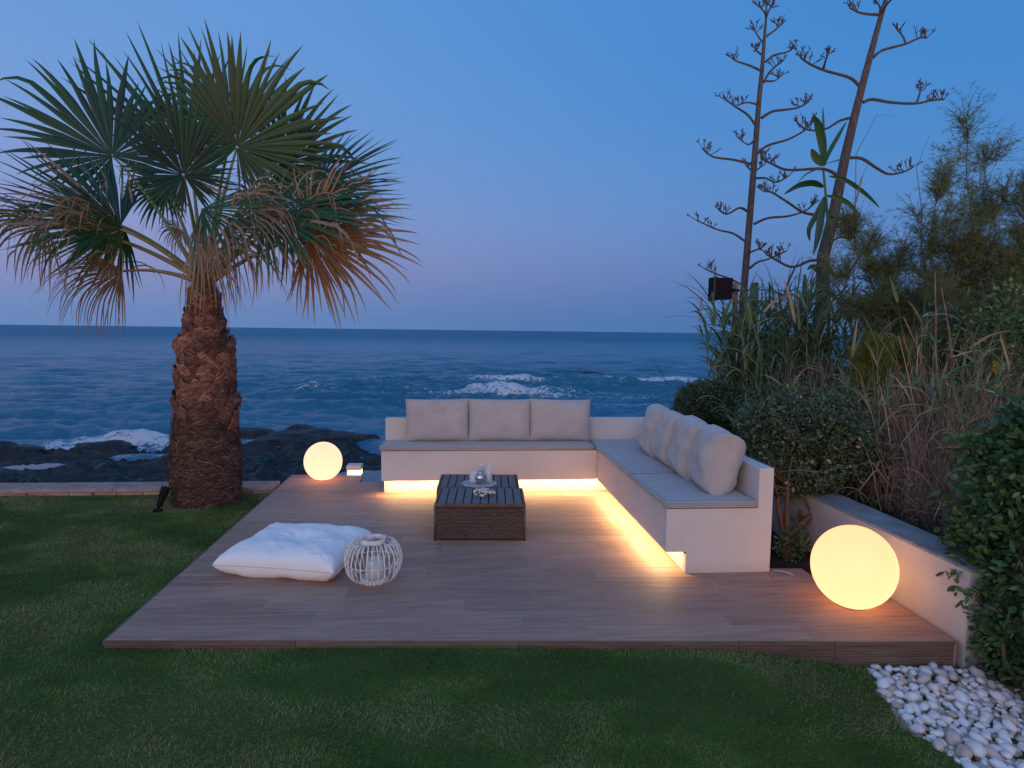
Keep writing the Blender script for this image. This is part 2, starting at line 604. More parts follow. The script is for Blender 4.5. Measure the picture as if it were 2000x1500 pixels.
def ribbons(name, P, Wd, S, T, mat, parent=None, fold=0.0, Nn=None):
    """N ribbons of K rows: centre lines P (N,K,3), half widths Wd (N,K), side vectors S (N,3) or (N,K,3), tint T (N,K)."""
    P = np.asarray(P, dtype=np.float32)
    n, K = P.shape[:2]
    S = np.asarray(S, dtype=np.float32)
    if S.ndim == 2: S = np.repeat(S[:, None, :], K, 1)
    Wd = np.asarray(Wd, dtype=np.float32)[..., None]
    L_ = P - S * Wd; R_ = P + S * Wd
    if fold:
        mid = P + np.asarray(Nn, dtype=np.float32)[..., :] * Wd * fold
        V = np.stack([L_, mid, R_], 2); m_ = 3
    else:
        V = np.stack([L_, R_], 2); m_ = 2
    V = V.reshape(-1, 3)
    idx = np.arange(n)[:, None, None] * K * m_ + np.arange(K - 1)[None, :, None] * m_ + np.arange(m_ - 1)[None, None, :]
    q = np.stack([idx, idx + 1, idx + m_ + 1, idx + m_], -1).reshape(-1, 4)
    me = bpy.data.meshes.new(name)
    me.vertices.add(len(V)); me.vertices.foreach_set('co', V.ravel())
    me.loops.add(q.size); me.loops.foreach_set('vertex_index', q.ravel().astype(np.int32))
    me.polygons.add(len(q)); me.polygons.foreach_set('loop_start', (np.arange(len(q)) * 4).astype(np.int32))
    me.update(calc_edges=True)
    a = me.attributes.new('tint', 'FLOAT', 'POINT')
    tt = np.repeat(np.asarray(T, dtype=np.float32)[:, :, None], m_, 2).ravel()
    a.data.foreach_set('value', tt)
    o = bpy.data.objects.new(name, me)
    return link(o, parent, mat)


def unit(a):
    return a / np.maximum(np.linalg.norm(a, axis=-1, keepdims=True), 1e-9)


def paths(start, dirs, length, K, grav=0.0, wob=0.0, rs=NR, gpow=1.0):
    """integrate bending ribbons: returns (N,K,3) points and (N,K,3) tangents"""
    n = len(start)
    p = np.array(start, float); d = unit(np.array(dirs, float))
    length = np.broadcast_to(length, (n,)); grav = np.broadcast_to(grav, (n,))
    P = [p.copy()]; D = [d.copy()]
    for k in range(1, K):
        g = grav * (k / (K - 1)) ** gpow / (K - 1) * 2
        d = d + np.stack([0 * g, 0 * g, -g], -1) + rs.normal(0, 1, (n, 3)) * wob / (K - 1)
        d = unit(d)
        p = p + d * (length / (K - 1))[:, None]
        P.append(p.copy()); D.append(d.copy())
    return np.stack(P, 1), np.stack(D, 1)


def leaves(name, pos, dirs, length, width, tint, mat, parent, K=4, fold=.25, grav=.3, rs=NR):
    n = len(pos)
    P, D = paths(pos, dirs, length, K, grav, .15, rs)
    r = rs.normal(0, 1, (n, 3))
    S = unit(np.cross(D[:, 0], r))
    Nn = unit(np.cross(S, D[:, 0]))
    prof = np.sin(np.linspace(0.12, math.pi - .02, K)) ** .8
    Wd = np.broadcast_to(width, (n,))[:, None] * prof[None, :]
    T = np.repeat(np.asarray(tint)[:, None], K, 1)
    return ribbons(name, P, Wd, S, T, mat, parent, fold, np.repeat(Nn[:, None], K, 1))


def fbm(x, y, s=1.0, o=4, seed=0.0):
    return mn.fractal(Vector((x * s + seed, y * s - seed, seed * .37)), 1.0, 2.0, o)


def grid_obj(name, xs, ys, zf, mat, kind='structure', smooth=True):
    v = [(x, y, zf(x, y)) for y in ys for x in xs]
    nx = len(xs)
    f = [(j * nx + i, j * nx + i + 1, (j + 1) * nx + i + 1, (j + 1) * nx + i) for j in range(len(ys) - 1) for i in range(nx - 1)]
    me = bpy.data.meshes.new(name); me.from_pydata(v, [], f)
    if smooth: me.shade_smooth()
    o = bpy.data.objects.new(name, me)
    link(o, None, mat)
    if kind: o['kind'] = kind
    return o


def lerp(a, b, t): return a + (b - a) * t
def sstep(a, b, x):
    t = min(1, max(0, (x - a) / (b - a))); return t * t * (3 - 2 * t)


KS = .0655           # the deck rows run very slightly towards the viewer at the right end


def yfront(x): return 3.39 - KS * (x + 1.84)


# ------------------------------------------------------------------ sea
SEA = -2.5
def build_sea():
    rr = [9.5]
    while rr[-1] < 30000:
        r = rr[-1]
        rr.append(r + (max(.06, r * .0046) if r < 60 else r * min(.02, .0046 + (r - 60) * 7e-5)))
    rr = np.array(rr)
    th = np.linspace(R(-46), R(50), 900)
    RR, TH = np.meshgrid(rr, th, indexing='ij')
    X = RR * np.sin(TH); Y = RR * np.cos(TH)
    Z = np.zeros_like(X)
    rs = np.random.RandomState(3)
    near = RR[:, 0] < 700
    Xn, Yn = X[near], Y[near]
    step = np.gradient(rr)[near][:, None]
    # patches where a breeze roughens the water
    gust = .75 + .35 * np.sin(Xn * .11 + 1.3 * np.sin(Yn * .045)) * np.sin(Yn * .13 + 2.0) + .25 * np.sin(Xn * .31 + Yn * .22)
    Zn = np.zeros_like(Xn)
    for i in range(120):
        lam = .28 * (5.0 / .28) ** rs.rand()
        a = rs.normal(0, R(16 if lam > 1.5 else 34)) + R(10)
        k = 2 * math.pi / lam
        amp = .0090 * lam ** .75
        ph = rs.rand() * 6.28
        att = np.clip((lam - 2.4 * step) / lam, 0, 1) ** .7
        q = k * (Xn * math.sin(a) + Yn * math.cos(a)) + ph + .8 * np.sin(Xn * .16 + i) + .7 * np.sin(Yn * .11 + i * 2.1)
        w = np.sin(q)
        # sharpened crests
        Zn += amp * att * (w + .30 * np.sin(2 * q + 1.57) ) * (gust if lam < 2 else 1)
    # rougher water where it runs over the reef behind the bench
    for (px, py, rx, ry, k_) in ((1050, 765, 16, 12, 1.1), (640, 770, 10, 7, .7), (1300, 750, 12, 9, .8)):
        c = W(px, py, z=SEA)
        Zn *= 1 + k_ * np.exp(-((Xn - c.x) / rx) ** 2 - ((Yn - c.y) / ry) ** 2)
    Z[near] = Zn
    foam = np.zeros_like(X)

    def blob(px, py, rx, ry, s, ang=0.0):
        c = W(px, py, z=SEA)
        dx = X - c.x; dy = Y - c.y
        u = dx * math.cos(ang) + dy * math.sin(ang); v_ = -dx * math.sin(ang) + dy * math.cos(ang)
        return s * np.exp(-(u / rx) ** 2 - (v_ / ry) ** 2)
    sp = [(250, 868, 2.6, .6, .58), (205, 872, .8, .45, .3), (320, 880, 3.2, 1.1, .50), (140, 892, 2.6, 1.2, .42), (250, 900, 2.0, .8, .40), (430, 868, 2, .8, .42), (560, 852, 2.2, .5, .55),
          (60, 895, 3, 1.2, .40), (975, 745, 3.4, 3.0, .66), (990, 770, 2.8, 2.2, .72), (850, 770, 2.6, 2.0, .50), (1100, 778, 4, 2.0, .48), (1230, 742, 5, 2.6, .55), (590, 765, 2.4, 2.0, .52),
          (1330, 748, 3.5, 2.6, .58), (1150, 746, 6, 2.0, .45), (690, 742, 4, 2.0, .42), (120, 870, 3, .8, .38), (20, 880, 2, .8, .42), (640, 870, 1.8, .5, .45), (700, 880, 1.5, .4, .42), (1240, 795, 4, .8, .45),
          (150, 740, 6, .8, .33), (60, 770, 5, .8, .32), (760, 800, 3, .6, .36), (1300, 780, 3, .9, .45), (520, 800, 3, .6, .34)]
    for s in sp:
        foam += blob(*s)
        # a little heaped wave under the strong ones
        if s[4] >= .55:
            Z += blob(s[0], s[1], s[2] * 1.2, s[3] * .8, .09)
    foam *= 0.98
    foam += np.clip((Z - .10) * 1.6, 0, .22) * (RR < 120)
    foam = np.clip(foam, 0, 1)
    V = np.stack([X, Y, Z + SEA], -1).reshape(-1, 3).astype(np.float32)
    nr, na = X.shape
    i = np.arange(nr - 1)[:, None] * na + np.arange(na - 1)[None, :]
    q = np.stack([i, i + na, i + na + 1, i + 1], -1).reshape(-1, 4)[:, ::-1]
    me = bpy.data.meshes.new('sea')
    me.vertices.add(len(V)); me.vertices.foreach_set('co', V.ravel())
    me.loops.add(q.size); me.loops.foreach_set('vertex_index', q.ravel().astype(np.int32))
    me.polygons.add(len(q)); me.polygons.foreach_set('loop_start', (np.arange(len(q)) * 4).astype(np.int32))
    me.update(calc_edges=True)
    a = me.attributes.new('foam', 'FLOAT', 'POINT'); a.data.foreach_set('value', foam.astype(np.float32).ravel())
    far = np.clip((RR - 60) / 300, 0, 1) ** .7
    a = me.attributes.new('far', 'FLOAT', 'POINT'); a.data.foreach_set('value', far.astype(np.float32).ravel())
    me.shade_smooth()
    o = bpy.data.objects.new('sea', me); link(o, None, MAT['sea'])
    tag(o, 'dark blue sea with small waves reaching the horizon', kind='structure')


build_sea()

# ------------------------------------------------------------------ shore rocks
shore_px = [(-400, 905), (0, 893), (60, 884), (120, 892), (200, 886), (260, 897), (330, 884), (400, 872), (470, 864), (505, 862), (545, 878), (600, 852), (650, 860), (700, 876), (745, 896), (830, 885), (1000, 880), (1200, 870), (1400, 850), (1700, 840)]
shore = sorted([(W(x, y, z=SEA).x / W(x, y, z=SEA).y, W(x, y, z=SEA).y) for x, y in shore_px])


def shore_y(x, y):
    t = x / max(y, 1)
    if t <= shore[0][0]: return shore[0][1]
    for (a, ya), (b, yb) in zip(shore, shore[1:]):
        if t <= b:
            return lerp(ya, yb, (t - a) / (b - a))
    return shore[-1][1]


POOLS = [((80, 911), .85, .50, -2.22), ((735, 932), 1.3, .8, -1.95), ((250, 906), .9, .22, -2.30), ((290, 912), .5, .14, -2.28)]
POOLW = [(W(*p, z=z), a, b, z) for p, a, b, z in POOLS]


def rock_z(x, y):
    ys = shore_y(x, y)
    t = (y - 8.0) / (ys - 8.0)
    base = lerp(-1.25, -2.42, min(1, max(0, t)) ** .8) if t < 1 else -2.42 - (t - 1) * 9
    n = fbm(x, y * 1.5, .35, 6, 3.1) * .24 + abs(fbm(x * .8, y * 2.2, .8, 5, 8.2)) * .22 - .05 + (abs(fbm(x * 1.2, y * 1.8, 1.7, 4, 6.1)) - .25) * .26 + fbm(x * 1.3, y * 2.5, 3.2, 4, 1.2) * .06
    z = base + n * sstep(7.2, 10, y) * (0.9 if t < 1 else .8)
    for c, a, b, pz in POOLW:
        d = math.hypot((x - c.x) / a, (y - c.y) / b) + fbm(x, y, 1.6, 3, 5) * .22
        k = 1 - sstep(.8, 1.35, d)
        z = lerp(z, pz - .12, k)
        k2 = sstep(.9, 1.15, d) * (1 - sstep(1.2, 1.9, d))
        z = max(z, lerp(z, pz + .04, k2))
    # the ledge on which the garden stands
    z = lerp(z, -.55, (1 - sstep(7.3, 8.6, y)))
    return z


xs = [-40 + i * .42 for i in range(50)] + [-19 + i * .105 for i in range(240)] + [6.3 + i * .35 for i in range(80)]
ys = [7.1 + i * .10 for i in range(230)]
grid_obj('shore_rocks', xs, ys, rock_z, MAT['rock'])
for c, a, b, z in POOLW:
    vs_ = [(0, 0, 0)] + [(a * 1.45 * math.cos(i / 24 * 6.283), b * 1.45 * math.sin(i / 24 * 6.283), 0) for i in range(24)]
    me = bpy.data.meshes.new('tide_pool'); me.from_pydata(vs_, [], [(0, 1 + i, 1 + (i + 1) % 24) for i in range(24)])
    o = bpy.data.objects.new('tide_pool', me); link(o, None, MAT['pool']); o.location = (c.x, c.y, z)
    o['kind'] = 'structure'


def boulder(px, py, Y, sx_, sy_, sz_, seed, label, zc):
    c = W(px, py, Y)
    import bmesh
    bm = bmesh.new(); bmesh.ops.create_icosphere(bm, subdivisions=4, radius=1)
    for v in bm.verts:
        n = mn.fractal(v.co * 1.3 + Vector((seed, 0, 0)), 1, 2, 5) * .33
        r = mn.ridged_multi_fractal(v.co * 1.1 + Vector((0, seed, 0)), 1, 2, 4, 1, 2) * .07
        v.co *= 1 + n + r
        v.co = Vector((v.co.x * sx_, v.co.y * sy_, v.co.z * sz_))
    me = bpy.data.meshes.new('boulder'); bm.to_mesh(me); bm.free(); me.shade_smooth()
    o = bpy.data.objects.new('boulder', me); link(o, None, MAT['rock']); o.location = (c.x, c.y, zc)
    tag(o, label, 'boulder', 'dark boulders along the shore')


boulder(0, 905, 20.0, 1.0, .7, .36, 1, 'dark wet boulder left of the pale tide pool', -2.3)
boulder(492, 872, 24.5, .9, .7, .32, 2, 'dark rounded rock just right of the palm trunk at the waterline', -2.45)
boulder(208, 890, 21.5, .95, .5, .30, 3, 'low dark rock between tide pool and palm trunk', -2.42)
boulder(615, 872, 23.5, 1.9, .9, .34, 4, 'broad dark rock rising behind the small globe lamp', -2.45)
boulder(1128, 738, 62, 1.9, 1.2, .17, 5, 'flat reef rock awash in the waves far right of the sofa cushions', -2.50)
boulder(1185, 742, 60, 1.2, .9, .13, 9, 'smallest flat reef rock awash beside the larger one', -2.50)
boulder(590, 860, 25.5, .6, .5, .24, 6, 'small weed covered rock above the small globe lamp', -2.42)

# ------------------------------------------------------------------ lawn, bed, bank
def lawn_z(x, y):
    z = -.040 + fbm(x, y, .8, 3, 2) * .010
    d = sstep(1.3, 2.25, x) * (1 - sstep(3.2, 3.6, y))
    z -= .095 * d
    z += .022 * math.exp(-((x + 2.4) / .7) ** 2 - ((y - 5.8) / .4) ** 2)
    return z


def pebble_edge(y):
    """x of the lawn edge as it curves round the pebbles"""
    return 2.10 + .12 * sstep(2.6, 3.15, y) - .05 * math.sin((y - 2.2) * 3)


lx = sorted(set([-9 + i * .5 for i in range(14)] + [-2.5 + i * .08 for i in range(62)] + [2.46 + i * .4 for i in range(14)]))
ly = [-3 + i * .5 for i in range(10)] + [2 + i * .08 for i in range(62)]
grid_obj('lawn', lx, ly, lambda x, y: min(lawn_z(x, y), -.15 if x > pebble_edge(y) and y < 3.9 else 9) if not (-1.75 < x and y > yfront(x) + .14) else -.25, MAT['lawn'])


def bank_z(x, y):
    z = .30 - sstep(5.2, 8.5, y) * 1.6 + fbm(x, y, .9, 4, 4) * .10
    if y < 3.1: z = -.16 + .46 * sstep(3.0, 3.6, x)
    return z


grid_obj('planting_bank', [2.95 + i * .15 for i in range(60)], [-1 + i * .2 for i in range(52)], bank_z, MAT['soil'])
grid_obj('corner_bed', [2.15 + i * .06 for i in range(11)], [4.08 + i * .15 for i in range(28)], lambda x, y: -.05 + fbm(x, y, 3, 3, 1) * .03, MAT['soil'])

# ------------------------------------------------------------------ deck of wood-look tiles
deck = thing('deck', (.4, 5.2, 0), 'raised terrace floor of brown wood-look planks', None)
deck['kind'] = 'structure'
DX0, DX1 = -1.84, 2.722
ROW = .176
Y0 = 3.39
TL = 1.18


def deck_span(y0, y1):
    """the x range that a row of tiles covers"""
    ym = (y0 + y1) / 2
    x0 = DX0 + .0 * ym
    if ym > 6.86: return x0, -1.035
    if ym > 6.68: return x0, -.74
    if ym > 4.36: return x0, 2.10
    if ym > 4.20: return x0, 2.44
    return x0, DX1


# slab below, its top is the pale grout just under the tile faces
sl = MB()
for (a, b) in (((DX0 + .012, Y0 + .004, -.16), (DX1 - .004, 4.27, -.0011)), ((DX0 + .012, 4.272, -.16), (2.12, 6.70, -.0011)), ((DX0 + .012, 6.702, -.16), (-.77, 6.88, -.0011)), ((DX0 + .012, 6.882, -.16), (-1.05, 7.22, -.0011))):
    sl.box(a, b)
sl.v = [(x_, y_ - KS * (x_ + 1.84), z_) for x_, y_, z_ in sl.v]
sl.build('deck_slab', MAT['grout'], deck)
tile_meshes = {}
y = Y0
row = 0
offs = [.0, .40, .80, .22, .62, 1.02, .12, .52, .92]
while y < 7.2:
    y1 = min(y + ROW, 7.24)
    x0, x1 = deck_span(y, y1)
    # the front rows are cut by the pale joint lines
    x = x0 - offs[(row * 4 + 2) % 9] * TL
    while x < x1:
        a = max(x, x0); b = min(x + TL, x1)
        if b - a > .04:
            ln = round(b - a, 3); wd = round(y1 - y, 3)
            key = (ln, wd)
            if key not in tile_meshes:
                g = .0024
                bm_ = MB(); bm_.bevbox((-ln / 2 + g, -wd / 2 + .0010, -.012), (ln / 2 - g, wd / 2 - .0010, 0), .0012)
                bm_.v = [(x_, y_ - KS * x_, z_) for x_, y_, z_ in bm_.v]
                tile_meshes[key] = bm_.mesh('tile')
            o = bpy.data.objects.new('tile', tile_meshes[key])
            o.location = ((a + b) / 2, (y + y1) / 2 - KS * ((a + b) / 2 + 1.84), RS.uniform(-.0003, .0003))
            link(o, deck, MAT['plank'])
        x += TL
    y = y1; row += 1


# ribbed riser boards along the front and left edges
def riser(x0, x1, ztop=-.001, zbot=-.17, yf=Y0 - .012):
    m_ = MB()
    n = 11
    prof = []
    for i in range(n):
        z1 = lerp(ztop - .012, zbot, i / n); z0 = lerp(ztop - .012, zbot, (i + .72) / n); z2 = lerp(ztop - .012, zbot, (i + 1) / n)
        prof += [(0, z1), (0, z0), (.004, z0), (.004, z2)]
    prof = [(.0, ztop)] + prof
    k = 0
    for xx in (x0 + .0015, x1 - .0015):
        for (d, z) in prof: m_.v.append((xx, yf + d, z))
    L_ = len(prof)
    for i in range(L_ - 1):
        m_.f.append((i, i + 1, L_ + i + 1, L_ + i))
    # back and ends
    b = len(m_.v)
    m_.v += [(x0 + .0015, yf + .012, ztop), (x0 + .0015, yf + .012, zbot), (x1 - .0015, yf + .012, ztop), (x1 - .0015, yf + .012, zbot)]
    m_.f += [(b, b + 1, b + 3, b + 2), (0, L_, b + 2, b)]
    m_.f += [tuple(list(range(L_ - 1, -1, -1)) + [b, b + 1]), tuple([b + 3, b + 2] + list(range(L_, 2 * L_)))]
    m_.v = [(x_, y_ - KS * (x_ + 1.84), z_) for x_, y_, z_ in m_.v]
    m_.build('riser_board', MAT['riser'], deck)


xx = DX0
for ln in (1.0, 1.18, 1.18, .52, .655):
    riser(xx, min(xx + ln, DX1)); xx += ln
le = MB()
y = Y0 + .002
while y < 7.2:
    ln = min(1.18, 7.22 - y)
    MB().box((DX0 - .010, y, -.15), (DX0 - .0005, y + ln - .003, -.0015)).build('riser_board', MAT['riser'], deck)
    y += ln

# ------------------------------------------------------------------ built-in corner bench
bench = thing('corner_bench', (1.43, 6.26, 0), 'white plastered built-in corner bench with glowing light strip under its seats', 'bench')
XS, XI, YI, YE, ZT, ZB, XR, ZBK, XBI, YBK = -.735, 1.432, 6.262, 4.122, .452, .150, 2.181, .729, 2.077, 6.628
pl_ = MAT['plaster']
MB().box((XS, YI, ZB), (XI - .002, YBK - .002, ZT)).build('seat_box', pl_, bench, bevel=.006)
m_ = MB()
# right seat box: an L in plan at the near end, where the end wall comes down to the floor
m_.box((XI, YE + .0205, ZB), (XBI - .002, YBK - .002, ZT))
m_.build('seat_box', pl_, bench, bevel=.006)
ew = MB()
poly = [(XI, ZB), (XI + .145, ZB), (XI + .145, -.003), (XR, -.003), (XR, ZBK), (XBI, ZBK), (XBI, ZT), (XI, ZT)]
for yy in (YE, YE + .02):
    ew.v += [(a, yy, b) for a, b in poly]
n8 = len(poly)
ew.f = [tuple(range(n8)), tuple(range(2 * n8 - 1, n8 - 1, -1))] + [((i + 1) % n8, i, n8 + i, n8 + (i + 1) % n8) for i in range(n8)]
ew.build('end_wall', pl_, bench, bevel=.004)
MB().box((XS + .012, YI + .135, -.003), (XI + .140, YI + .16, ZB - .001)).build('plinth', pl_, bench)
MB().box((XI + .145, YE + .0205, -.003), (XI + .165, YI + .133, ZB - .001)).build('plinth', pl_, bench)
MB().box((XS + .002, YBK, -.15), (XBI - .002, YBK + .10, ZBK)).build('backrest_wall', pl_, bench, bevel=.005)
MB().box((XBI, YE + .0205, .0), (XR, YBK + .10, ZBK)).build('backrest_wall', pl_, bench, bevel=.005)
MB().box((XS + .03, YI + .030, ZB - .0035), (XI + .03, YI + .062, ZB - .0005)).build('light_strip', MAT['led'], bench)
MB().box((XI + .032, YE + .06, ZB - .0035), (XI + .064, YI + .028, ZB - .0005)).build('light_strip', MAT['led'], bench)
MB().tube([(XI + .135, YE + .012, ZB - .008), (XI + .150, YE + .012, ZB - .008)], .006, 8).build('strip_end_plug', MAT['black_metal'], bench)


# seat mats
def soft_mat(x0, y0, x1, y1, z0, z1, label, piping=True):
    t_ = thing('seat_mat', ((x0 + x1) / 2, (y0 + y1) / 2, z0), label, 'seat mat', 'thin seat mats on the bench')
    nx, ny = max(6, int((x1 - x0) / .05)), max(6, int((y1 - y0) / .05))
    m_ = MB()
    def edge(u): return (1 - abs(2 * u - 1) ** 14) ** .5 if abs(2 * u - 1) < 1 else 0
    for s_ in (1, -1):
        k = len(m_.v)
        for j in range(ny + 1):
            for i in range(nx + 1):
                u, v = i / nx, j / ny
                x_ = lerp(x0, x1, u); y_ = lerp(y0, y1, v)
                e = min(edge(u), edge(v))
                zc = (z0 + z1) / 2; h = (z1 - z0) / 2
                zz = zc + s_ * h * (.55 + .45 * e) + (s_ > 0) * (mn.noise(Vector((x_ * 4, y_ * 4, 1))) * .004) * e
                m_.v.append((x_, y_, zz))
        for j in range(ny):
            for i in range(nx):
                a = k + j * (nx + 1) + i
                q = (a, a + 1, a + nx + 2, a + nx + 1)
                m_.f.append(q if s_ > 0 else q[::-1])
    n1 = (nx + 1) * (ny + 1)
    ring = [i for i in range(nx + 1)] + [j * (nx + 1) + nx for j in range(1, ny + 1)] + [ny * (nx + 1) + i for i in range(nx - 1, -1, -1)] + [j * (nx + 1) for j in range(ny - 1, 0, -1)]
    for a, b in zip(ring, ring[1:] + ring[:1]):
        m_.f.append((a, n1 + a, n1 + b, b))
    m_.build('mat_cover', MAT['mat'], t_, smooth=True)
    for zz in (z0 + .012, z1 - .008):
        q = .004
        m2 = MB(); m2.tube([(x0 + .01, y0 - q * .2, zz), (x1 - .01, y0 - q * .2, zz)], q, 6)
        m2.tube([(x0 - q * .2, y0 + .01, zz), (x0 - q * .2, y1 - .01, zz)], q, 6)
        m2.build('piping', MAT['piping'], t_, smooth=True)


ZM0, ZM1 = ZT + .002, ZT + .055
soft_mat(XS - .014, YI - .016, XI - .030, YBK - .004, ZM0, ZM1, 'long pale seat mat on the rear bench under three upright cushions')
soft_mat(XI - .020, 5.02, XBI - .006, YBK - .006, ZM0, ZM1, 'pale seat mat in the corner of the bench, farther half of the right arm')
soft_mat(XI - .020, YE - .006, XBI - .006, 5.012, ZM0, ZM1, 'pale seat mat on the nearer half of the right bench arm')


def pillow_mesh(w, h, t, seed=0, pinch=.07, wr=.010, tuft=0, n=40, pw=2.2):
    """a stuffed pillow standing in local XZ, thickness along Y"""
    m_ = MB()
    for s_ in (1, -1):
        k = len(m_.v)
        for j in range(n + 1):
            for i in range(n + 1):
                u, v = 2 * i / n - 1, 2 * j / n - 1
                # finer near the edges
                u = math.sin(u * math.pi / 2); v = math.sin(v * math.pi / 2)
                eu, ev = 1 - abs(u) ** pw, 1 - abs(v) ** pw
                th = (max(eu, 0) * max(ev, 0)) ** .42
                x = w / 2 * u * (1 - pinch * (1 - abs(v) ** 2.2))
                z = h / 2 * v * (1 - pinch * (1 - abs(u) ** 2.2))
                nn = mn.fractal(Vector((x * 5 + seed * 3.1, z * 5, s_ * 4 + seed)), 1, 2, 4)
                # creases running out of the corners
                cr = 0
                for cu in (-1, 1):
                    for cv in (-1, 1):
                        dx, dz = (u - cu), (v - cv)
                        r = math.hypot(dx, dz); a = math.atan2(dz, dx)
                        cr += math.sin(a * 15 + seed + cu + 2 * cv) * math.exp(-r * 3.2) * min(1, r * 8)
                y = s_ * (t / 2 * th * (1 + nn * .12) + wr * cr * min(1, th * 2) * .8 + wr * nn * th)
                if tuft:
                    d = math.hypot(u, v)
                    y -= s_ * t * tuft * math.exp(-(d / .15) ** 1.3) * (1 + .10 * math.sin(math.atan2(v, u) * 9 + seed))
                    y += s_ * .10 * t * math.sin(math.atan2(v, u) * 8 + seed) * math.exp(-((d - .22) / .13) ** 2) * .35
                m_.v.append((x, y, z))
        for j in range(n):
            for i in range(n):
                a = k + j * (n + 1) + i
                q = (a, a + 1, a + n + 2, a + n + 1)
                m_.f.append(q if s_ < 0 else q[::-1])
    return m_


def seam_pts(w, h, pinch, n=14):
    out = []
    for (a, b) in (((-1, -1), (1, -1)), ((1, -1), (1, 1)), ((1, 1), (-1, 1)), ((-1, 1), (-1, -1))):
        for i in range(n):
            u = lerp(a[0], b[0], i / n); v = lerp(a[1], b[1], i / n)
            out.append((w / 2 * u * (1 - pinch * (1 - abs(v) ** 2.2)), 0, h / 2 * v * (1 - pinch * (1 - abs(u) ** 2.2))))
    return out + out[:1]


def put_pillow(name, mb, mat, loc, rot, label, cat, group, w, h, pinch, seam_mat=None):
    t_ = thing(name, loc, label, cat, group)
    t_.rotation_euler = rot
    bpy.context.view_layer.update()
    o = bpy.data.objects.new('cover', mb.mesh('cover', True)); COL.objects.link(o); o.parent = t_; o.data.materials.append(mat)
    s_ = MB().tube(seam_pts(w, h, pinch), .0035, 6, False)
    o2 = bpy.data.objects.new('seam_piping', s_.mesh('seam_piping', True)); COL.objects.link(o2); o2.parent = t_; o2.data.materials.append(seam_mat or mat)
    return t_


# three upright cushions on the rear bench
for i, (xc, lab) in enumerate(((-.192, 'leftmost of the three upright beige cushions on the rear bench'), (.450, 'middle one of the three upright beige cushions on the rear bench'), (1.085, 'rightmost of the three upright beige cushions on the rear bench'))):
    w, h = .65, .435
    put_pillow('back_cushion', pillow_mesh(w, h, .17, seed=i + 1, pinch=.035, wr=.007, pw=4.5), MAT['cushion'], (xc, 6.535, ZM1 + h / 2 - .004),
               (R(-9), R((-.6, .3, .8)[i]), 0), lab, 'cushion', 'upright cushions on the rear bench', w, h, .035, MAT['piping'])
# four leaning on the right arm
RC = [(5.86, 'farthest of the four cushions leaning on the right arm, in the corner'), (5.42, 'second of the four leaning cushions from the corner of the bench'),
      (4.97, 'third of the four leaning cushions from the corner, squeezed between two others'), (4.52, 'nearest and plumpest of the four cushions leaning on the right bench arm')]
for i, (yc, lab) in enumerate(RC):
    w, h, t__ = .53, .46, .30
    put_pillow('back_cushion', pillow_mesh(w, h, t__, seed=i + 11, pinch=.045, wr=.011, pw=5.4), MAT['cushion'], (1.925, yc, ZM1 + h / 2 - .022),
               (R(-12), R((1, -2, 2, -1)[i]), R(90 + (-8, -7, -9, -10)[i]) + math.pi), lab, 'cushion', 'cushions leaning on the right bench arm', w, h, .05, MAT['piping'])

# ------------------------------------------------------------------ low garden wall on the right, seawall on the left
gw = thing('garden_wall', (2.86, 4.0, 0), 'low white garden wall beside the large globe lamp', 'wall')
MB().box((2.742, 3.07, -.30), (2.985, 6.9, .392)).build('wall_body', MAT['wall_plaster'], gw, bevel=.006)
gt = MB()
n = 40
for i in range(n + 1):
    y_ = lerp(3.068, 6.9, i / n)
    gt.v += [(2.741, y_, .393), (2.741 + .004, y_, .405), (2.99 + mn.noise(Vector((0, y_ * 5, 0))) * .012, y_, .407), (2.99 + mn.noise(Vector((0, y_ * 5, 0))) * .012, y_, .393)]
for i in range(n):
    for k in range(3):
        a = i * 4 + k; gt.f.append((a, a + 1, a + 5, a + 4))
gt.f += [(0, 3, 2, 1)]
gt.build('wall_top', MAT['wall_top'], gw)

sw = thing('seawall', (-5, 6.7, 0), 'low pinkish stone wall between the lawn and the shore rocks', 'wall')
x = -11.0
i = 0
while x < -1.86:
    w = RS.uniform(.17, .27)
    w = min(w, -1.86 - x)
    MB().box((x + .004, 6.545 + RS.uniform(-.006, .006), -.12), (x + w - .004, 6.70, -.008)).build('stone', MAT['stone'], sw, bevel=.004)
    x += w
x = -11.0
while x < -1.86:
    w = min(RS.uniform(.75, 1.1), -1.86 - x)
    zt = RS.uniform(-.002, .002)
    MB().box((x + .0015, 6.535 + zt, -.006), (x + w - .0015, 6.835 + zt, .030 + zt)).build('coping_stone', MAT['stone'], sw, bevel=.006)
    x += w
MB().box((-11, 6.71, -1.0), (-1.87, 6.82, -.008)).build('wall_core', MAT['stone'], sw)

# ------------------------------------------------------------------ globe lamps, box lamp, palm spotlight
def globe(loc, r, mat, label, name='globe_lamp', flat=.82):
    t_ = thing(name, loc, label, 'lamp', 'glowing globe lamps')
    zc = r * flat
    prof = []
    a0 = -math.asin(flat)
    for i in range(41):
        a = lerp(a0, math.pi / 2, i / 40)
        prof.append((max(r * math.cos(a), 1e-4), (zc + r * math.sin(a)) * 1.04 + .006))
    o = MB().lathe(prof, 64, loc).build('globe_shade', mat, t_, smooth=True)
    rb = r * math.cos(a0)
    MB().lathe([(rb * .98, 0.0005), (rb * 1.0, .003), (rb * .99, .0065)], 48, loc).build('base_plate', MAT['globe_base'], t_, smooth=False)
    return t_


p = W(1663, 1110, 3.60)
globe((2.425, 3.575, 0), .240, MAT['globe_big'], 'large glowing globe lamp on the deck beside the low white wall', flat=.93)
globe((-1.452, 7.02, 0), .204, MAT['globe_small'], 'small glowing globe lamp on the far left corner of the deck', flat=.90)

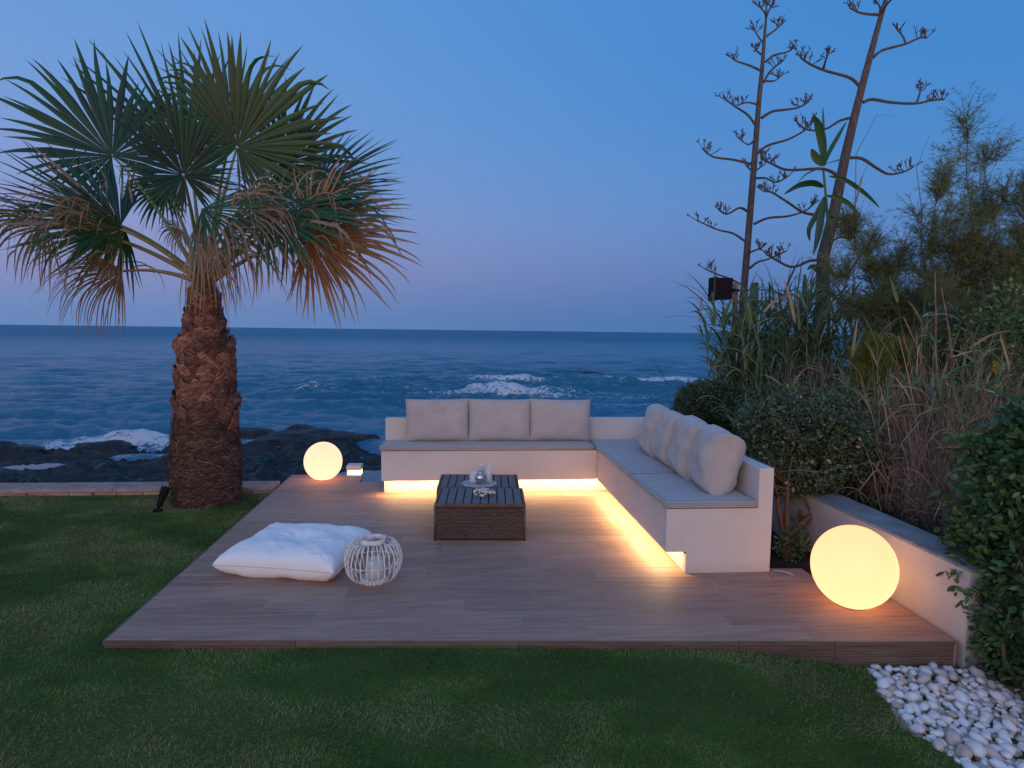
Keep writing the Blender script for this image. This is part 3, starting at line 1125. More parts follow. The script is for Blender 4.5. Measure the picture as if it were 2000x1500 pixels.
bx = thing('box_lamp', (-1.165, 7.34, -.5), 'small white box lamp on a post behind the small globe', 'lamp')
MB().box((-1.245, 7.262, .040), (-1.080, 7.43, .088)).build('lamp_cap', MAT['lamp_metal'], bx, bevel=.004)
MB().box((-1.236, 7.272, -.02), (-1.089, 7.42, .0395)).build('diffuser', MAT['box_glow'], bx)
MB().box((-1.245, 7.262, -.55), (-1.080, 7.43, -.021)).build('post', MAT['lamp_metal'], bx, bevel=.003)

p = W(308, 1004, z=-.04)
sl_ = thing('spotlight', (p.x, p.y, -.05), 'black garden spotlight on a stake, tilted beside the palm trunk', 'spotlight')
b0 = Vector((p.x, p.y, -.05))
MB().tube([b0 + Vector((0, 0, -.05)), b0 + Vector((0, 0, .05))], [.008, .012], 8).build('stake', MAT['black_metal'], sl_)
MB().tube([b0 + Vector((-.035, 0, .045)), b0 + Vector((.035, 0, .045))], .016, 10).build('knuckle', MAT['black_metal'], sl_)
d_ = Vector((.30, .10, .85)).normalized()
s0 = b0 + Vector((.0, 0, .05))
MB().tube([s0, s0 + d_ * .03, s0 + d_ * .035, s0 + d_ * .12, s0 + d_ * .13, s0 + d_ * .215], [.012, .014, .026, .030, .036, .040], 18).build('lamp_head', MAT['black_metal'], sl_, smooth=False)
MB().tube([s0 + d_ * .2155, s0 + d_ * .217], [.034, .034], 18).build('lens', MAT['dark_glass'], sl_)

# ------------------------------------------------------------------ rattan tables
def rattan_table(x0, y0, x1, y1, h, label, fine=True):
    t_ = thing('rattan_table', ((x0 + x1) / 2, (y0 + y1) / 2, 0), label, 'table', 'two low rattan tables pushed together')
    MB().box((x0 + .012, y0 + .012, .012), (x1 - .012, y1 - .012, h - .030)).build('core', MAT['rattan_core'], t_)
    # woven bands: horizontal strands weaving over and under uprights
    m_ = MB()
    rows = 22 if fine else 14
    def side(ax, fixed, lo, hi, out):
        nst = max(6, int((hi - lo) / .030))
        for r_ in range(rows):
            z = lerp(.022, h - .045, r_ / (rows - 1))
            hh = (h - .05) / rows * .40
            pts = []
            for i in range(nst + 1):
                u = lerp(lo, hi, i / nst)
                off = .0035 * (1 if (i + r_) % 2 else -1) + .004
                pts.append((u, off))
            k = len(m_.v)
            for (u, off) in pts:
                for (dz, bo) in ((-hh, 0), (-hh * .3, .0018), (hh * .3, .0018), (hh, 0)):
                    d = fixed + out * (off + bo)
                    zz = z + dz + RS.uniform(-.0007, .0007)
                    m_.v.append((u, d, zz) if ax == 'x' else (d, u, zz))
            for i in range(len(pts) - 1):
                for q in range(3):
                    a = k + i * 4 + q
                    m_.f.append((a, a + 1, a + 5, a + 4))
    side('x', y0 + .010, x0 + .008, x1 - .008, -1)
    side('x', y1 - .010, x0 + .008, x1 - .008, 1)
    side('y', x0 + .010, y0 + .008, y1 - .008, -1)
    side('y', x1 - .010, y0 + .008, y1 - .008, 1)
    o = m_.build('woven_side', MAT['rattan'], t_)
    o['kind'] = 'stuff'
    for (cx, cy) in ((x0 + .008, y0 + .008), (x1 - .008, y0 + .008), (x0 + .008, y1 - .008), (x1 - .008, y1 - .008)):
        MB().tube([(cx, cy, .004), (cx, cy, h - .02)], .010, 8).build('corner_binding', MAT['rattan'], t_, smooth=True)
    # rim around the slats
    rm = MB()
    rm.box((x0, y0, h - .034), (x1, y0 + .022, h - .002)).box((x0, y1 - .022, h - .034), (x1, y1, h - .002))
    rm.box((x0, y0 + .0225, h - .034), (x0 + .022, y1 - .0225, h - .002)).box((x1 - .022, y0 + .0225, h - .034), (x1, y1 - .0225, h - .002))
    rm.build('rim', MAT['rattan'], t_, bevel=.006)
    n = 10
    w = (x1 - x0 - .048) / n
    sm = MB().bevbox((-w / 2 + .004, (y0 - y1) / 2 + .024, -.014), (w / 2 - .004, (y1 - y0) / 2 - .024, 0), .002).mesh('slat')
    for i in range(n):
        o = bpy.data.objects.new('slat', sm)
        o.location = (x0 + .024 + w * (i + .5), (y0 + y1) / 2, h + .0005)
        link(o, t_, MAT['slat'])
    t_.rotation_euler = (0, 0, -.055)


TX0, TX1 = -.155, .562
rattan_table(TX0, 4.862, TX1, 5.375, .300, 'low brown rattan table with grey slats, the nearer of the pair, holding shells')
rattan_table(TX0 + .004, 5.385, TX1 + .002, 5.89, .300, 'low brown rattan table with grey slats, the farther of the pair under a glass tray', False)

# things on the tables
zt_ = .301
tc_ = (.205, 5.50, zt_)
t_ = thing('glass_tray', tc_, 'thin clear glass tray on the farther rattan table', 'tray')
MB().lathe([(.04, .001), (.15, .003), (.155, .008), (.15, .0085), (.04, .006)], 40, tc_).build('dish', MAT['glass'], t_, smooth=True)


def jar(x, y, r, h, label, candle=None, ch=0.0):
    t_ = thing('candle_glass', (x, y, zt_ + .009), label, 'candle glass', 'candle glasses on the tray')
    z = zt_ + .009
    MB().lathe([(r * .9, 0), (r, .004), (r, h), (r - .002, h), (r - .0025, .006), (.001, .006)], 28, (x, y, z), False).build('glass_cylinder', MAT['glass'], t_, smooth=True)
    if candle:
        MB().lathe([(r * .78, .0065), (r * .8, ch - .004), (r * .74, ch), (.004, ch - .002)], 20, (x, y, z)).build('candle', candle, t_, smooth=True)
        MB().tube([(x, y, z + ch - .003), (x + .001, y, z + ch + .008)], .0012, 5).build('wick', MAT['black_metal'], t_)


jar(.160, 5.53, .042, .085, 'short clear candle glass at the left of the silver vase', MAT['pale_wax'], .06)
jar(.222, 5.585, .030, .150, 'tall candle glass with an amber candle behind the silver vase', MAT['amber_wax'], .125)
jar(.290, 5.545, .034, .140, 'tall frosted candle glass at the right of the silver vase', MAT['pale_wax'], .118)
vz = thing('silver_vase', (.214, 5.49, zt_ + .009), 'round silver ball vase in the middle of the glass tray', 'vase')
prof = [(.020, 0), (.024, .004)] + [(.048 * math.cos(a), .050 + .048 * math.sin(a)) for a in [R(-60 + i * 10) for i in range(13)]] + [(.020, .096), (.022, .104), (.016, .104), (.015, .09)]
MB().lathe(prof, 36, (.214, 5.49, zt_ + .009)).build('vase_body', MAT['silver'], vz, smooth=True)
# a cluster of shells
sh = thing('shell_cluster', (.222, 5.10, zt_), 'small cluster of bleached shells on the nearer rattan table', 'shells')
k = 0
for i in range(46):
    a = RS.uniform(0, 6.28); r_ = .085 * math.sqrt(RS.random())
    x_, y_ = .222 + r_ * math.cos(a) * 1.05, 5.10 + r_ * math.sin(a) * .75
    zz = zt_ + .012 + (1 - (r_ / .085) ** 2) * .045 * RS.uniform(.5, 1)
    s_ = RS.uniform(.009, .016)
    pts = [(x_, y_, zz), (x_ + RS.uniform(-.016, .016), y_ + RS.uniform(-.016, .016), zz + RS.uniform(.004, .016))]
    mid = ((pts[0][0] + pts[1][0]) / 2, (pts[0][1] + pts[1][1]) / 2, (pts[0][2] + pts[1][2]) / 2 + .003)
    MB().tube([pts[0], mid, pts[1]], [s_ * .55, s_, s_ * .3], 7).build('shell', MAT['shell'], sh, smooth=True)

# ------------------------------------------------------------------ floor pillow and willow lantern
pc = [W(425, 1100, z=.075), W(640, 1112, z=.085), W(706, 1046, z=.09), W(548, 1040, z=.10)]
cen = (pc[0] + pc[1] + pc[2] + pc[3]) / 4
ang = math.atan2(pc[1].y - pc[0].y, pc[1].x - pc[0].x)
pw_, ph_ = .84, .74
fp = put_pillow('floor_pillow', pillow_mesh(pw_, ph_, .225, seed=5, pinch=.055, wr=.007, tuft=.45, n=80, pw=5.5), MAT['floor_pillow'], (cen.x + .01, cen.y - .02, .088), (R(-90), 0, ang), 'large white floor pillow with a dimple, lying on the deck', 'pillow', None, pw_, ph_, .055, MAT['pillow_seam'])

lc = Vector((-.537, 4.11, 0))
ln_ = thing('willow_lantern', lc, 'round white willow lantern with a candle jar, on the deck beside the floor pillow', 'lantern')


def lan(t):  # profile, t 0 bottom to 1 top
    a = lerp(-1.02, 1.08, t)
    return .062 + .122 * (math.cos(a) ** .9 if math.cos(a) > 0 else 0) - .0, .022 + .250 * (math.sin(a) - math.sin(-1.02)) / (math.sin(1.08) - math.sin(-1.02))


nr = 30
rib = MB()
for j in range(nr):
    a = j / nr * 6.283 + RS.uniform(-.02, .02)
    off = RS.uniform(-.0035, .0035)
    rm = MB().tube([(lc.x + (lan(i / 12)[0] + off) * math.cos(a), lc.y + (lan(i / 12)[0] + off) * math.sin(a), lan(i / 12)[1]) for i in range(13)], .0044, 6)
    rm.build('rib', MAT['willow'], ln_, smooth=True)
def ring(name, r, z, h, t, zz=0):
    MB().lathe([(r - t, z), (r, z), (r, z + h), (r - t, z + h), (r - t, z)], 40, (lc.x, lc.y, 0), False).build(name, MAT['willow'], ln_)
ring('base_ring', .085, .0005, .028, .010)
ring('top_ring', .082, .263, .028, .008)
ring('hoop', lan(.45)[0] - .004, lan(.45)[1], .004, .004)
MB().lathe([(.001, .006), (.078, .006), (.078, .012), (.001, .012)], 30, (lc.x, lc.y, 0)).build('floor_disc', MAT['willow'], ln_)
hd = [(lc.x + .16 * math.cos(b) * .55 + .085 + .0, lc.y + .085 * math.sin(b), .260 - .10 * max(0, math.cos(b)) + .02 * math.sin(b * 3)) for b in [R(-90 + i * 15) for i in range(13)]]
MB().tube(hd, .0035, 6).build('handle', MAT['willow'], ln_, smooth=True)
cj = thing('candle_jar', (lc.x + .015, lc.y, .013), 'glass jar with a pale green candle inside the willow lantern', 'candle')
MB().lathe([(.052, 0), (.056, .004), (.056, .135), (.053, .135), (.052, .008), (.001, .008)], 30, (lc.x + .015, lc.y, .013), False).build('glass_jar', MAT['glass'], cj, smooth=True)
MB().lathe([(.044, .009), (.044, .078), (.040, .082), (.004, .079)], 24, (lc.x + .015, lc.y, .013)).build('candle', MAT['wax'], cj, smooth=True)
MB().tube([(lc.x + .015, lc.y, .09), (lc.x + .016, lc.y, .104)], .0014, 5).build('wick', MAT['black_metal'], cj)

# ------------------------------------------------------------------ pebbles
def pebble_mesh(seed):
    import bmesh
    bm = bmesh.new(); bmesh.ops.create_icosphere(bm, subdivisions=2, radius=1)
    for v in bm.verts:
        n = mn.noise(v.co * 1.1 + Vector((seed * 7.1, 0, 0))) * .35
        v.co *= 1 + n
        v.co.x *= 1.15; v.co.y *= .82; v.co.z *= .66
    me = bpy.data.meshes.new('pebble'); bm.to_mesh(me); bm.free(); me.shade_smooth()
    me.materials.append(MAT['pebble'])
    return me


pm = [pebble_mesh(i) for i in range(8)]
bed = thing('pebble_bed', (2.5, 2.8, -.15), 'bed of rounded white pebbles between lawn and hedge', None)
bed['kind'] = 'structure'
pts = []
tries = 0
while len(pts) < 900 and tries < 60000:
    tries += 1
    y_ = RS.uniform(1.5, 3.36); x_ = RS.uniform(2.0, 3.3)
    if x_ < pebble_edge(y_) + .02: continue
    if y_ > yfront(x_) - .03: continue
    rad = RS.choice([.015, .019, .022, .025, .028, .032, .037])
    ok = True
    for q in pts:
        if abs(q[0] - x_) < .07 and abs(q[1] - y_) < .07 and math.hypot(q[0] - x_, q[1] - y_) < (q[3] + rad) * .76:
            ok = False; break
    if ok: pts.append((x_, y_, 0, rad))
pts.sort(key=lambda q: (q[0] - 2.35) ** 2 + (q[1] - 2.8) ** 2)
rest = MB()
for i, (x_, y_, _, rad) in enumerate(pts):
    if i < 300:
        o = bpy.data.objects.new('pebble', pm[i % 8]); COL.objects.link(o)
        o.parent = bed; o.matrix_parent_inverse = bed.matrix_basis.inverted()
        o.location = (x_, y_, -.150 + rad * .45 + RS.uniform(0, .012))
        o.scale = (rad * RS.uniform(.9, 1.15),) * 3
        o.rotation_euler = (RS.uniform(-.5, .5), RS.uniform(-.5, .5), RS.uniform(0, 6.28))
    else:
        mt = Matrix.Translation((x_, y_, -.150 + rad * .45 + RS.uniform(0, .012))) @ Euler((RS.uniform(-.5, .5), RS.uniform(-.5, .5), RS.uniform(0, 6.28))).to_matrix().to_4x4() @ Matrix.Scale(rad, 4)
        k = len(rest.v)
        rest.v += [tuple(mt @ v.co) for v in pm[i % 8].vertices]
        rest.f += [tuple(k + j for j in p_.vertices) for p_ in pm[i % 8].polygons]
o = rest.build('small_pebbles', MAT['pebble'], bed, smooth=True); o['kind'] = 'stuff'
# a second, lower layer so that no soil shows in the joints
lo = MB()
for i in range(1100):
    y_ = RS.uniform(1.9, 3.36); x_ = RS.uniform(2.0, 2.95)
    if x_ < pebble_edge(y_) + .01 or y_ > yfront(x_) - .02: continue
    rad = RS.uniform(.016, .028)
    mt = Matrix.Translation((x_, y_, -.152)) @ Euler((0, 0, RS.uniform(0, 6.28))).to_matrix().to_4x4() @ Matrix.Scale(rad, 4)
    k = len(lo.v); me_ = pm[i % 8]
    lo.v += [tuple(mt @ v.co) for v in me_.vertices]; lo.f += [tuple(k + j for j in p_.vertices) for p_ in me_.polygons]
o = lo.build('lower_pebbles', MAT['pebble'], bed, smooth=True); o['kind'] = 'stuff'

# power cable end beside the bench
MB().tube([(2.20, 4.12, .004), (2.24, 4.10, .012), (2.30, 4.06, .006), (2.33, 4.03, -.02)], .007, 8).build('power_cable', MAT['rubber'], None, smooth=True)
tag(bpy.data.objects['power_cable'], 'pale cable lying on the deck at the foot of the bench end wall', 'cable')

# ------------------------------------------------------------------ grass
def build_grass():
    rs = np.random.RandomState(11)
    n = 600000
    # denser towards the camera
    X = rs.uniform(-7.0, 2.5, n); Y = 2.0 + 4.55 * rs.rand(n) ** 1.15
    keep = (X > (-0.95 * Y - .9)) & (X < .62 * Y + 1.3)
    YF = 3.39 - KS * (X + 1.84)
    indeck = (X > DX0 - .012) & (Y > YF - .014)
    keep &= ~indeck
    X, Y = X[keep], Y[keep]
    pe = np.array([pebble_edge(v) for v in Y])
    k = X < pe + rs.normal(0, .012, len(X)) + .02
    X, Y = X[k], Y[k]
    k = np.hypot(X + 2.40, Y - 6.24) > .27
    X, Y = X[k], Y[k]
    n = len(X)
    Z = np.array([lawn_z(a, b) for a, b in zip(X, Y)]) - .004
    pat = np.array([mn.fractal(Vector((a * 1.1, b * 1.9, 3.3)), 1, 2, 4) for a, b in zip(X, Y)])
    pat2 = np.array([mn.noise(Vector((a * 5, b * 8, 9.3))) for a, b in zip(X, Y)])
    swirl = np.array([mn.noise(Vector((a * 2.6, b * 3.4, 1.7))) for a, b in zip(X, Y)]) * 5
    YF = 3.39 - KS * (X + 1.84)
    edge = ((X > DX0 - .10) & (Y > YF - .10)) | ((X > DX0 - .10) & (X < DX0))
    h = (.019 + .006 * pat2 + rs.normal(0, .004, n)).clip(.008, .05) * np.where(edge, 1.25, 1.0)
    lean = .55 + .3 * rs.rand(n)
    d = np.stack([np.cos(swirl) * lean + rs.normal(0, .45, n), np.sin(swirl) * lean + rs.normal(0, .45, n), np.ones(n)], -1)
    P, D = paths(np.stack([X, Y, Z], -1), d, h * 1.25, 3, .5, .2, rs)
    a = rs.uniform(0, 6.28, n)
    S = np.stack([np.cos(a), np.sin(a), 0 * a], -1)
    wd = rs.uniform(.0011, .0019, n)[:, None] * np.array([[1, .8, .08]]) * (1 + .10 * (Y[:, None] - 2))
    t = (.38 + 1.6 * pat + .18 * pat2 + rs.normal(0, .09, n)).clip(0, .74)
    t = np.where(rs.rand(n) < .03, rs.uniform(.7, .9, n), t)
    T = np.stack([t * .7, t, t], -1)
    o = ribbons('grass', P, wd, S, T, MAT['grass'])
    tag(o, 'short mown grass of the lawn around the deck', kind='stuff')


build_grass()

# ------------------------------------------------------------------ palm tree
PY = 6.25
palm = thing('palm_tree', (-2.40, PY, -.08), 'fan palm with a thick shaggy trunk standing on the lawn beside the seawall', 'palm tree')


def pz(py): return W(400, py, PY).z
def pxx(px, py): return W(px, py, PY).x


PROF = [(1000, 403, .280), (975, 403, .305), (940, 403, .318), (900, 403, .322), (860, 401, .308), (820, 403, .284), (780, 402, .262), (740, 402, .248), (700, 403, .244), (670, 402, .228), (640, 400, .180), (610, 399, .158), (580, 399, .138), (560, 398, .122), (545, 398, .10)]
PR = [(pz(a), pxx(b, a), r) for a, b, r in PROF]


def trunk_at(z):
    if z <= PR[0][0]: return PR[0][1], PR[0][2]
    for (z0, x0, r0), (z1, x1, r1) in zip(PR, PR[1:]):
        if z <= z1:
            t = (z - z0) / (z1 - z0); return lerp(x0, x1, t), lerp(r0, r1, t)
    return PR[-1][1], PR[-1][2]


tm = MB()
nz, na_ = 90, 64
for i in range(nz + 1):
    z = lerp(PR[0][0] - .05, PR[-1][0], i / nz)
    xc, r = trunk_at(z)
    for j in range(na_):
        a = j / na_ * 6.283
        n_ = mn.fractal(Vector((math.cos(a) * 1.5, math.sin(a) * 1.5, z * 5)), 1, 2, 5)
        rr_ = r * (.93 + .05 * n_)
        tm.v.append((xc + rr_ * math.cos(a), PY + rr_ * math.sin(a), z))
for i in range(nz):
    for j in range(na_):
        q = (j + 1) % na_
        tm.f.append((i * na_ + j, i * na_ + q, (i + 1) * na_ + q, (i + 1) * na_ + j))
tm.f.append(tuple(nz * na_ + j for j in range(na_)))
tm.build('trunk', MAT['bark'], palm, smooth=True)


# cut leaf bases on the upper trunk: broad curved plates crossing each other
def boot_mesh(seed):
    rs = random.Random(seed)
    m_ = MB()
    nu, nv = 8, 6
    top = [rs.uniform(-.016, .016) for _ in range(nu + 1)]
    for s_ in (0, 1):
        for j in range(nv + 1):
            v = j / nv
            wv = .150 * (1.0 - .66 * v ** 1.15)
            for i in range(nu + 1):
                u = 2 * i / nu - 1
                x = u * wv
                z = v * .15 + top[i] * v ** 2 - .03 * (1 - u * u) * (1 - v)
                y = x * x / (2 * .27) - .006 - .019 * v ** 1.5 - .008 * (1 - u * u) + (.013 * (1 - .4 * v) if s_ else 0) + .0035 * mn.noise(Vector((u * 4, v * 1.2, seed * 3.3)))
                m_.v.append((x, y, z))
    n_ = (nu + 1) * (nv + 1)
    for s_ in (0, 1):
        for j in range(nv):
            for i in range(nu):
                a = s_ * n_ + j * (nu + 1) + i
                q = (a, a + 1, a + nu + 2, a + nu + 1)
                m_.f.append(q if not s_ else q[::-1])
    ringi = [i for i in range(nu + 1)] + [j * (nu + 1) + nu for j in range(1, nv + 1)] + [nv * (nu + 1) + i for i in range(nu - 1, -1, -1)] + [j * (nu + 1) for j in range(nv - 1, 0, -1)]
    for a, b in zip(ringi, ringi[1:] + ringi[:1]): m_.f.append((a, n_ + a, n_ + b, b))
    me = m_.mesh('leaf_base', True); me.materials.append(MAT['boot'])
    return me


bms = [boot_mesh(i) for i in range(7)]
zb0, zb1 = pz(812), pz(562)
nb = 165
for i in range(nb):
    t = i / nb
    z = lerp(zb0, zb1, t) + RS.uniform(-.012, .012)
    a = i * 2.399963 + RS.uniform(-.15, .15)
    xc, r = trunk_at(z)
    o = bpy.data.objects.new('leaf_base', bms[i % 7]); COL.objects.link(o)
    o.parent = palm; o.matrix_parent_inverse = palm.matrix_basis.inverted()
    rr_ = r * .975
    o.location = (xc + rr_ * math.cos(a), PY + rr_ * math.sin(a), z - .06)
    s_ = r / .262 * RS.uniform(.82, 1.12)
    o.scale = (s_, s_ * RS.uniform(.9, 1.15), s_ * .95)
    o.rotation_euler = (R(RS.uniform(-2, 5)), R((1 if i % 2 else -1) * RS.uniform(16, 38)), a + math.pi / 2)

# fibres wrapped round the lower trunk and fraying from the boots
rs = np.random.RandomState(4)
n = 17000
zz = rs.uniform(PR[0][0] - .01, pz(560), n)
low = zz < pz(790)
keep = low | (rs.rand(n) < .35)
zz = zz[keep]; n = len(zz)
aa = rs.uniform(0, 6.283, n)
xr_ = np.array([trunk_at(z) for z in zz])
st = np.stack([xr_[:, 0] + xr_[:, 1] * .955 * np.cos(aa), PY + xr_[:, 1] * .955 * np.sin(aa), zz], -1)
tang = np.stack([-np.sin(aa), np.cos(aa), 0 * aa], -1); rad_ = np.stack([np.cos(aa), np.sin(aa), 0 * aa], -1)
K = 5
sgn = np.where(rs.rand(n) < .5, 1, -1)[:, None]
dirz = rs.normal(0.05, .95, n)[:, None] * np.array([[0, 0, 1]])
Pf = [st]; 
for k in range(1, K):
    # follow the surface
    aa2 = aa + sgn[:, 0] * (k * .075) * rs.uniform(.6, 1.4, n)
    z2 = zz + dirz[:, 2] * k * .022
    lift = 1.0 + .012 * k + np.abs(rs.normal(0, .010, n)) * k * .5
    Pf.append(np.stack([xr_[:, 0] + xr_[:, 1] * .955 * lift * np.cos(aa2), PY + xr_[:, 1] * .955 * lift * np.sin(aa2), z2], -1))
Pf = np.stack(Pf, 1)
wdf = rs.uniform(.0012, .0042, n)[:, None] * np.array([[1, 1, .9, .6, .1]])
Sf = unit(rad_ * .35 + np.array([[0, 0, 1]]) + rs.normal(0, .2, (n, 3)))
tf = (rs.rand(n) ** 1.7)[:, None].repeat(K, 1)
o = ribbons('trunk_fibres', Pf, wdf, Sf, tf, MAT['fibre'], palm); o['kind'] = 'stuff'

CROWN = Vector((pxx(398, 550), PY, pz(548)))


def frond(hub, tip, tilt=0.0, spread=150, nseg=46, droop=.3, dry=.15, fold=0.0, face=None, split=.46, seed=0, pet_up=.25, tipdry=.2, pet=True, root=None, wob=.25, back=.46, label=None, curls=0, wf=1.0, brk=.10):
    """hub, tip: world points; the blade opens round the hub with its axis towards the tip."""
    rs = np.random.RandomState(seed + 100)
    t_ = bpy.data.objects.new('frond', None); t_.location = hub; COL.objects.link(t_); t_.parent = palm
    t_.matrix_parent_inverse = palm.matrix_basis.inverted()
    bpy.context.view_layer.update()
    inv = Matrix.Translation(-Vector(hub))
    hub = Vector(hub); tip = Vector(tip)
    ax = (tip - hub); L_ = ax.length; ax.normalize()
    tocam = (Vector((0, 0, 1.65)) - hub).normalized() if face is None else Vector(face).normalized()
    nv = (tocam - tocam.dot(ax) * ax).normalized()
    b = ax.cross(nv).normalized()
    q = Matrix.Rotation(R(tilt), 3, ax)
    nv = q @ nv; b = q @ b
    th = np.radians(np.linspace(-spread, spread, nseg)) + rs.normal(0, .01, nseg)
    A, B, Nn = (np.array(v) for v in (ax, b, nv))
    Ls = L_ * (back + (1 - back) * np.cos(th / 2) ** 2.4) * rs.uniform(.84, 1.05, nseg)
    th = th + rs.normal(0, .018, nseg)
    K = 12
    dth = math.radians(2 * spread / (nseg - 1))
    P = np.zeros((nseg, K, 3)); T = np.zeros((nseg, K)); Wd = np.zeros((nseg, K)); S = np.zeros((nseg, K, 3)); NN = np.zeros((nseg, K, 3))
    sp_ = split * rs.uniform(.85, 1.12, nseg)
    down = np.array([0, 0, -1.0])
    broken = rs.rand(nseg) < brk
    for i in range(nseg):
        d = math.cos(th[i]) * A + math.sin(th[i]) * B
        d = d + fold * abs(math.sin(th[i] * .5)) * down + Nn * .10 * (1 - abs(th[i]) / 3)
        d /= np.linalg.norm(d)
        s0 = math.cos(th[i]) * B - math.sin(th[i]) * A
        p_ = np.array(hub) + d * .012
        ds = Ls[i] / (K - 1)
        g = droop * rs.uniform(.7, 1.35)
        wobv = rs.normal(0, 1, 3) * wob
        for k in range(K):
            f = k / (K - 1)
            P[i, k] = p_
            P[i, k] += Nn * .004 * (1 if i % 2 else -1) * min(1, f * 4)
            r_ = f * Ls[i]
            if f <= sp_[i]:
                w_ = r_ * math.tan(dth / 2) * 1.06 * wf + .0015
            else:
                ws = sp_[i] * Ls[i] * math.tan(dth / 2) * 1.06 * wf
                u = (f - sp_[i]) / (1 - sp_[i])
                w_ = ws * (1 - u) ** .75 * .95 + .0006
            Wd[i, k] = w_
            s_ = s0 - np.dot(s0, d) * d; s_ /= max(np.linalg.norm(s_), 1e-6)
            S[i, k] = s_; NN[i, k] = np.cross(s_, d)
            T[i, k] = min(1, max(0, dry + tipdry * max(0, f - .5) * 2 + rs.normal(0, .02)))
            # bend
            gg = g * (max(0, f - .12) ** 1.0) * 2.4 / (K - 1)
            if f > sp_[i]:
                gg *= 1.7; d = d + wobv * (f - sp_[i]) / (K - 1) * 2.2
            if broken[i] and f > sp_[i] + .12:
                gg += .42
            d = d + gg * down
            d /= np.linalg.norm(d)
            p_ = p_ + d * ds
    T += rs.normal(0, .05, (nseg, 1)); T = T.clip(0, 1)
    if dry < .5:  # some wholly dry fingers
        k_ = rs.rand(nseg) < .025
        T[k_, 5:] = .72
    fld = np.full((nseg,), .55)
    o = ribbons('blade', P, Wd, S, T, MAT['palm_leaf'], None, .45, NN)
    o.parent = t_; o.matrix_parent_inverse = inv
    if curls:
        # bleached split fingers arching over the blade and hanging down
        ii = rs.randint(0, nseg, curls); kk = rs.randint(3, 8, curls)
        dd = unit(P[ii, kk + 1] - P[ii, kk]) + np.array([0, -.25, .75])[None] + rs.normal(0, .35, (curls, 3))
        Pc, Dc = paths(P[ii, kk], dd, rs.uniform(.20, .62, curls), 12, 3.0, .7, rs)
        Sc = unit(np.cross(Dc, np.array([0, 1.0, .1]) + rs.normal(0, .4, (curls, 1, 3))))
        o = ribbons('dry_fingers', Pc, rs.uniform(.003, .0085, curls)[:, None] * np.array([[.9, 1, 1, 1, .95, .9, .8, .7, .55, .4, .25, .08]]), Sc, rs.uniform(.60, .82, curls)[:, None].repeat(12, 1), MAT['palm_leaf'])
        o.parent = t_; o.matrix_parent_inverse = inv; o['kind'] = 'stuff'
    # thread-like filaments between the fingers
    nf = 26
    ii = rs.randint(0, nseg, nf); kk = rs.randint(5, 9, nf)
    st_ = P[ii, kk]; dd = P[ii, kk + 1] - P[ii, kk] + rs.normal(0, .03, (nf, 3))
    Pf, Df = paths(st_, dd, rs.uniform(.12, .30, nf), 7, 1.4, 1.6, rs)
    o = ribbons('filaments', Pf, np.full((nf, 7), .0011), unit(rs.normal(0, 1, (nf, 3))), np.full((nf, 7), .62), MAT['palm_leaf'])
    o.parent = t_; o.matrix_parent_inverse = inv; o['kind'] = 'stuff'
    if pet:
        c = CROWN if root is None else Vector(root)
        c = c + Vector(((hub.x - c.x) * .06, (hub.y - c.y) * .06, RS.uniform(-.03, .05)))
        mid = (c + hub) / 2 + Vector((0, 0, pet_up * (hub - c).length * .5))
        pp = []
        for k in range(15):
            t = k / 14
            pp.append((1 - t) ** 2 * c + 2 * t * (1 - t) * mid + t * t * hub)
        # flattened petiole
        m_ = MB().tube(pp, [lerp(.028, .010, (k / 14) ** .6) for k in range(15)], 8)
        me = m_.mesh('petiole', True)
        a_ = me.attributes.new('tint', 'FLOAT', 'POINT')
        a_.data.foreach_set('value', np.full(len(me.vertices), min(1, dry * 1.2), dtype=np.float32))
        o = bpy.data.objects.new('petiole', me); COL.objects.link(o); me.materials.append(MAT['petiole'])
        o.parent = t_; o.matrix_parent_inverse = inv
        mg = MB().tube([hub - (hub - pp[-2]).normalized() * .02, hub + Vector(A) * .05], [.013, .004], 6)
    if label: t_['label'] = label
    return t_


PW = lambda x, y, dy=0: W(x, y, PY + dy)
# living fronds, back to front
frond(PW(372, 318, .55), PW(335, 70, .75), 12, 58, 24, .08, .16, seed=1)
frond(PW(452, 262, .40), PW(445, 62, .5), -10, 55, 22, .10, .14, seed=2)
frond(PW(219, 304, .15), PW(75, 92, .05), 18, 148, 44, .20, .09, seed=3, back=.42, split=.54)
frond(PW(463, 288, .05), PW(548, 66, .0), -8, 155, 52, .14, .13, seed=4, back=.44, split=.54)
frond(PW(358, 342, -.55), PW(292, 160, -.75), 28, 162, 50, .16, .04, seed=5, back=.50, split=.54)
frond(PW(548, 318, .25), PW(700, 208, .3), -25, 150, 38, .22, .07, seed=6, back=.34)
frond(PW(608, 372, .0), PW(806, 318, -.1), -52, 75, 34, .16, .06, seed=7, fold=.1, brk=.05)
frond(PW(322, 362, .5), PW(262, 428, .6), 5, 95, 26, .5, .24, seed=8, tipdry=.35)
frond(PW(236, 440, -.2), PW(-14, 312, -.45), 42, 80, 36, .10, .12, seed=9, fold=.05, tipdry=.25, curls=30, brk=.15)
frond(PW(244, 446, .15), PW(-20, 415, .1), -48, 88, 38, .26, .26, seed=10, fold=.25, tipdry=.5, curls=44, wob=.6, brk=.3, split=.4)
frond(PW(520, 412, -.15), PW(802, 400, -.35), -58, 80, 38, .16, .20, seed=11, fold=.15, tipdry=.4, curls=64, brk=.2)
frond(PW(560, 432, .25), PW(818, 462, .3), -50, 82, 36, .20, .42, seed=12, fold=.2, tipdry=.4, curls=20, brk=.2)
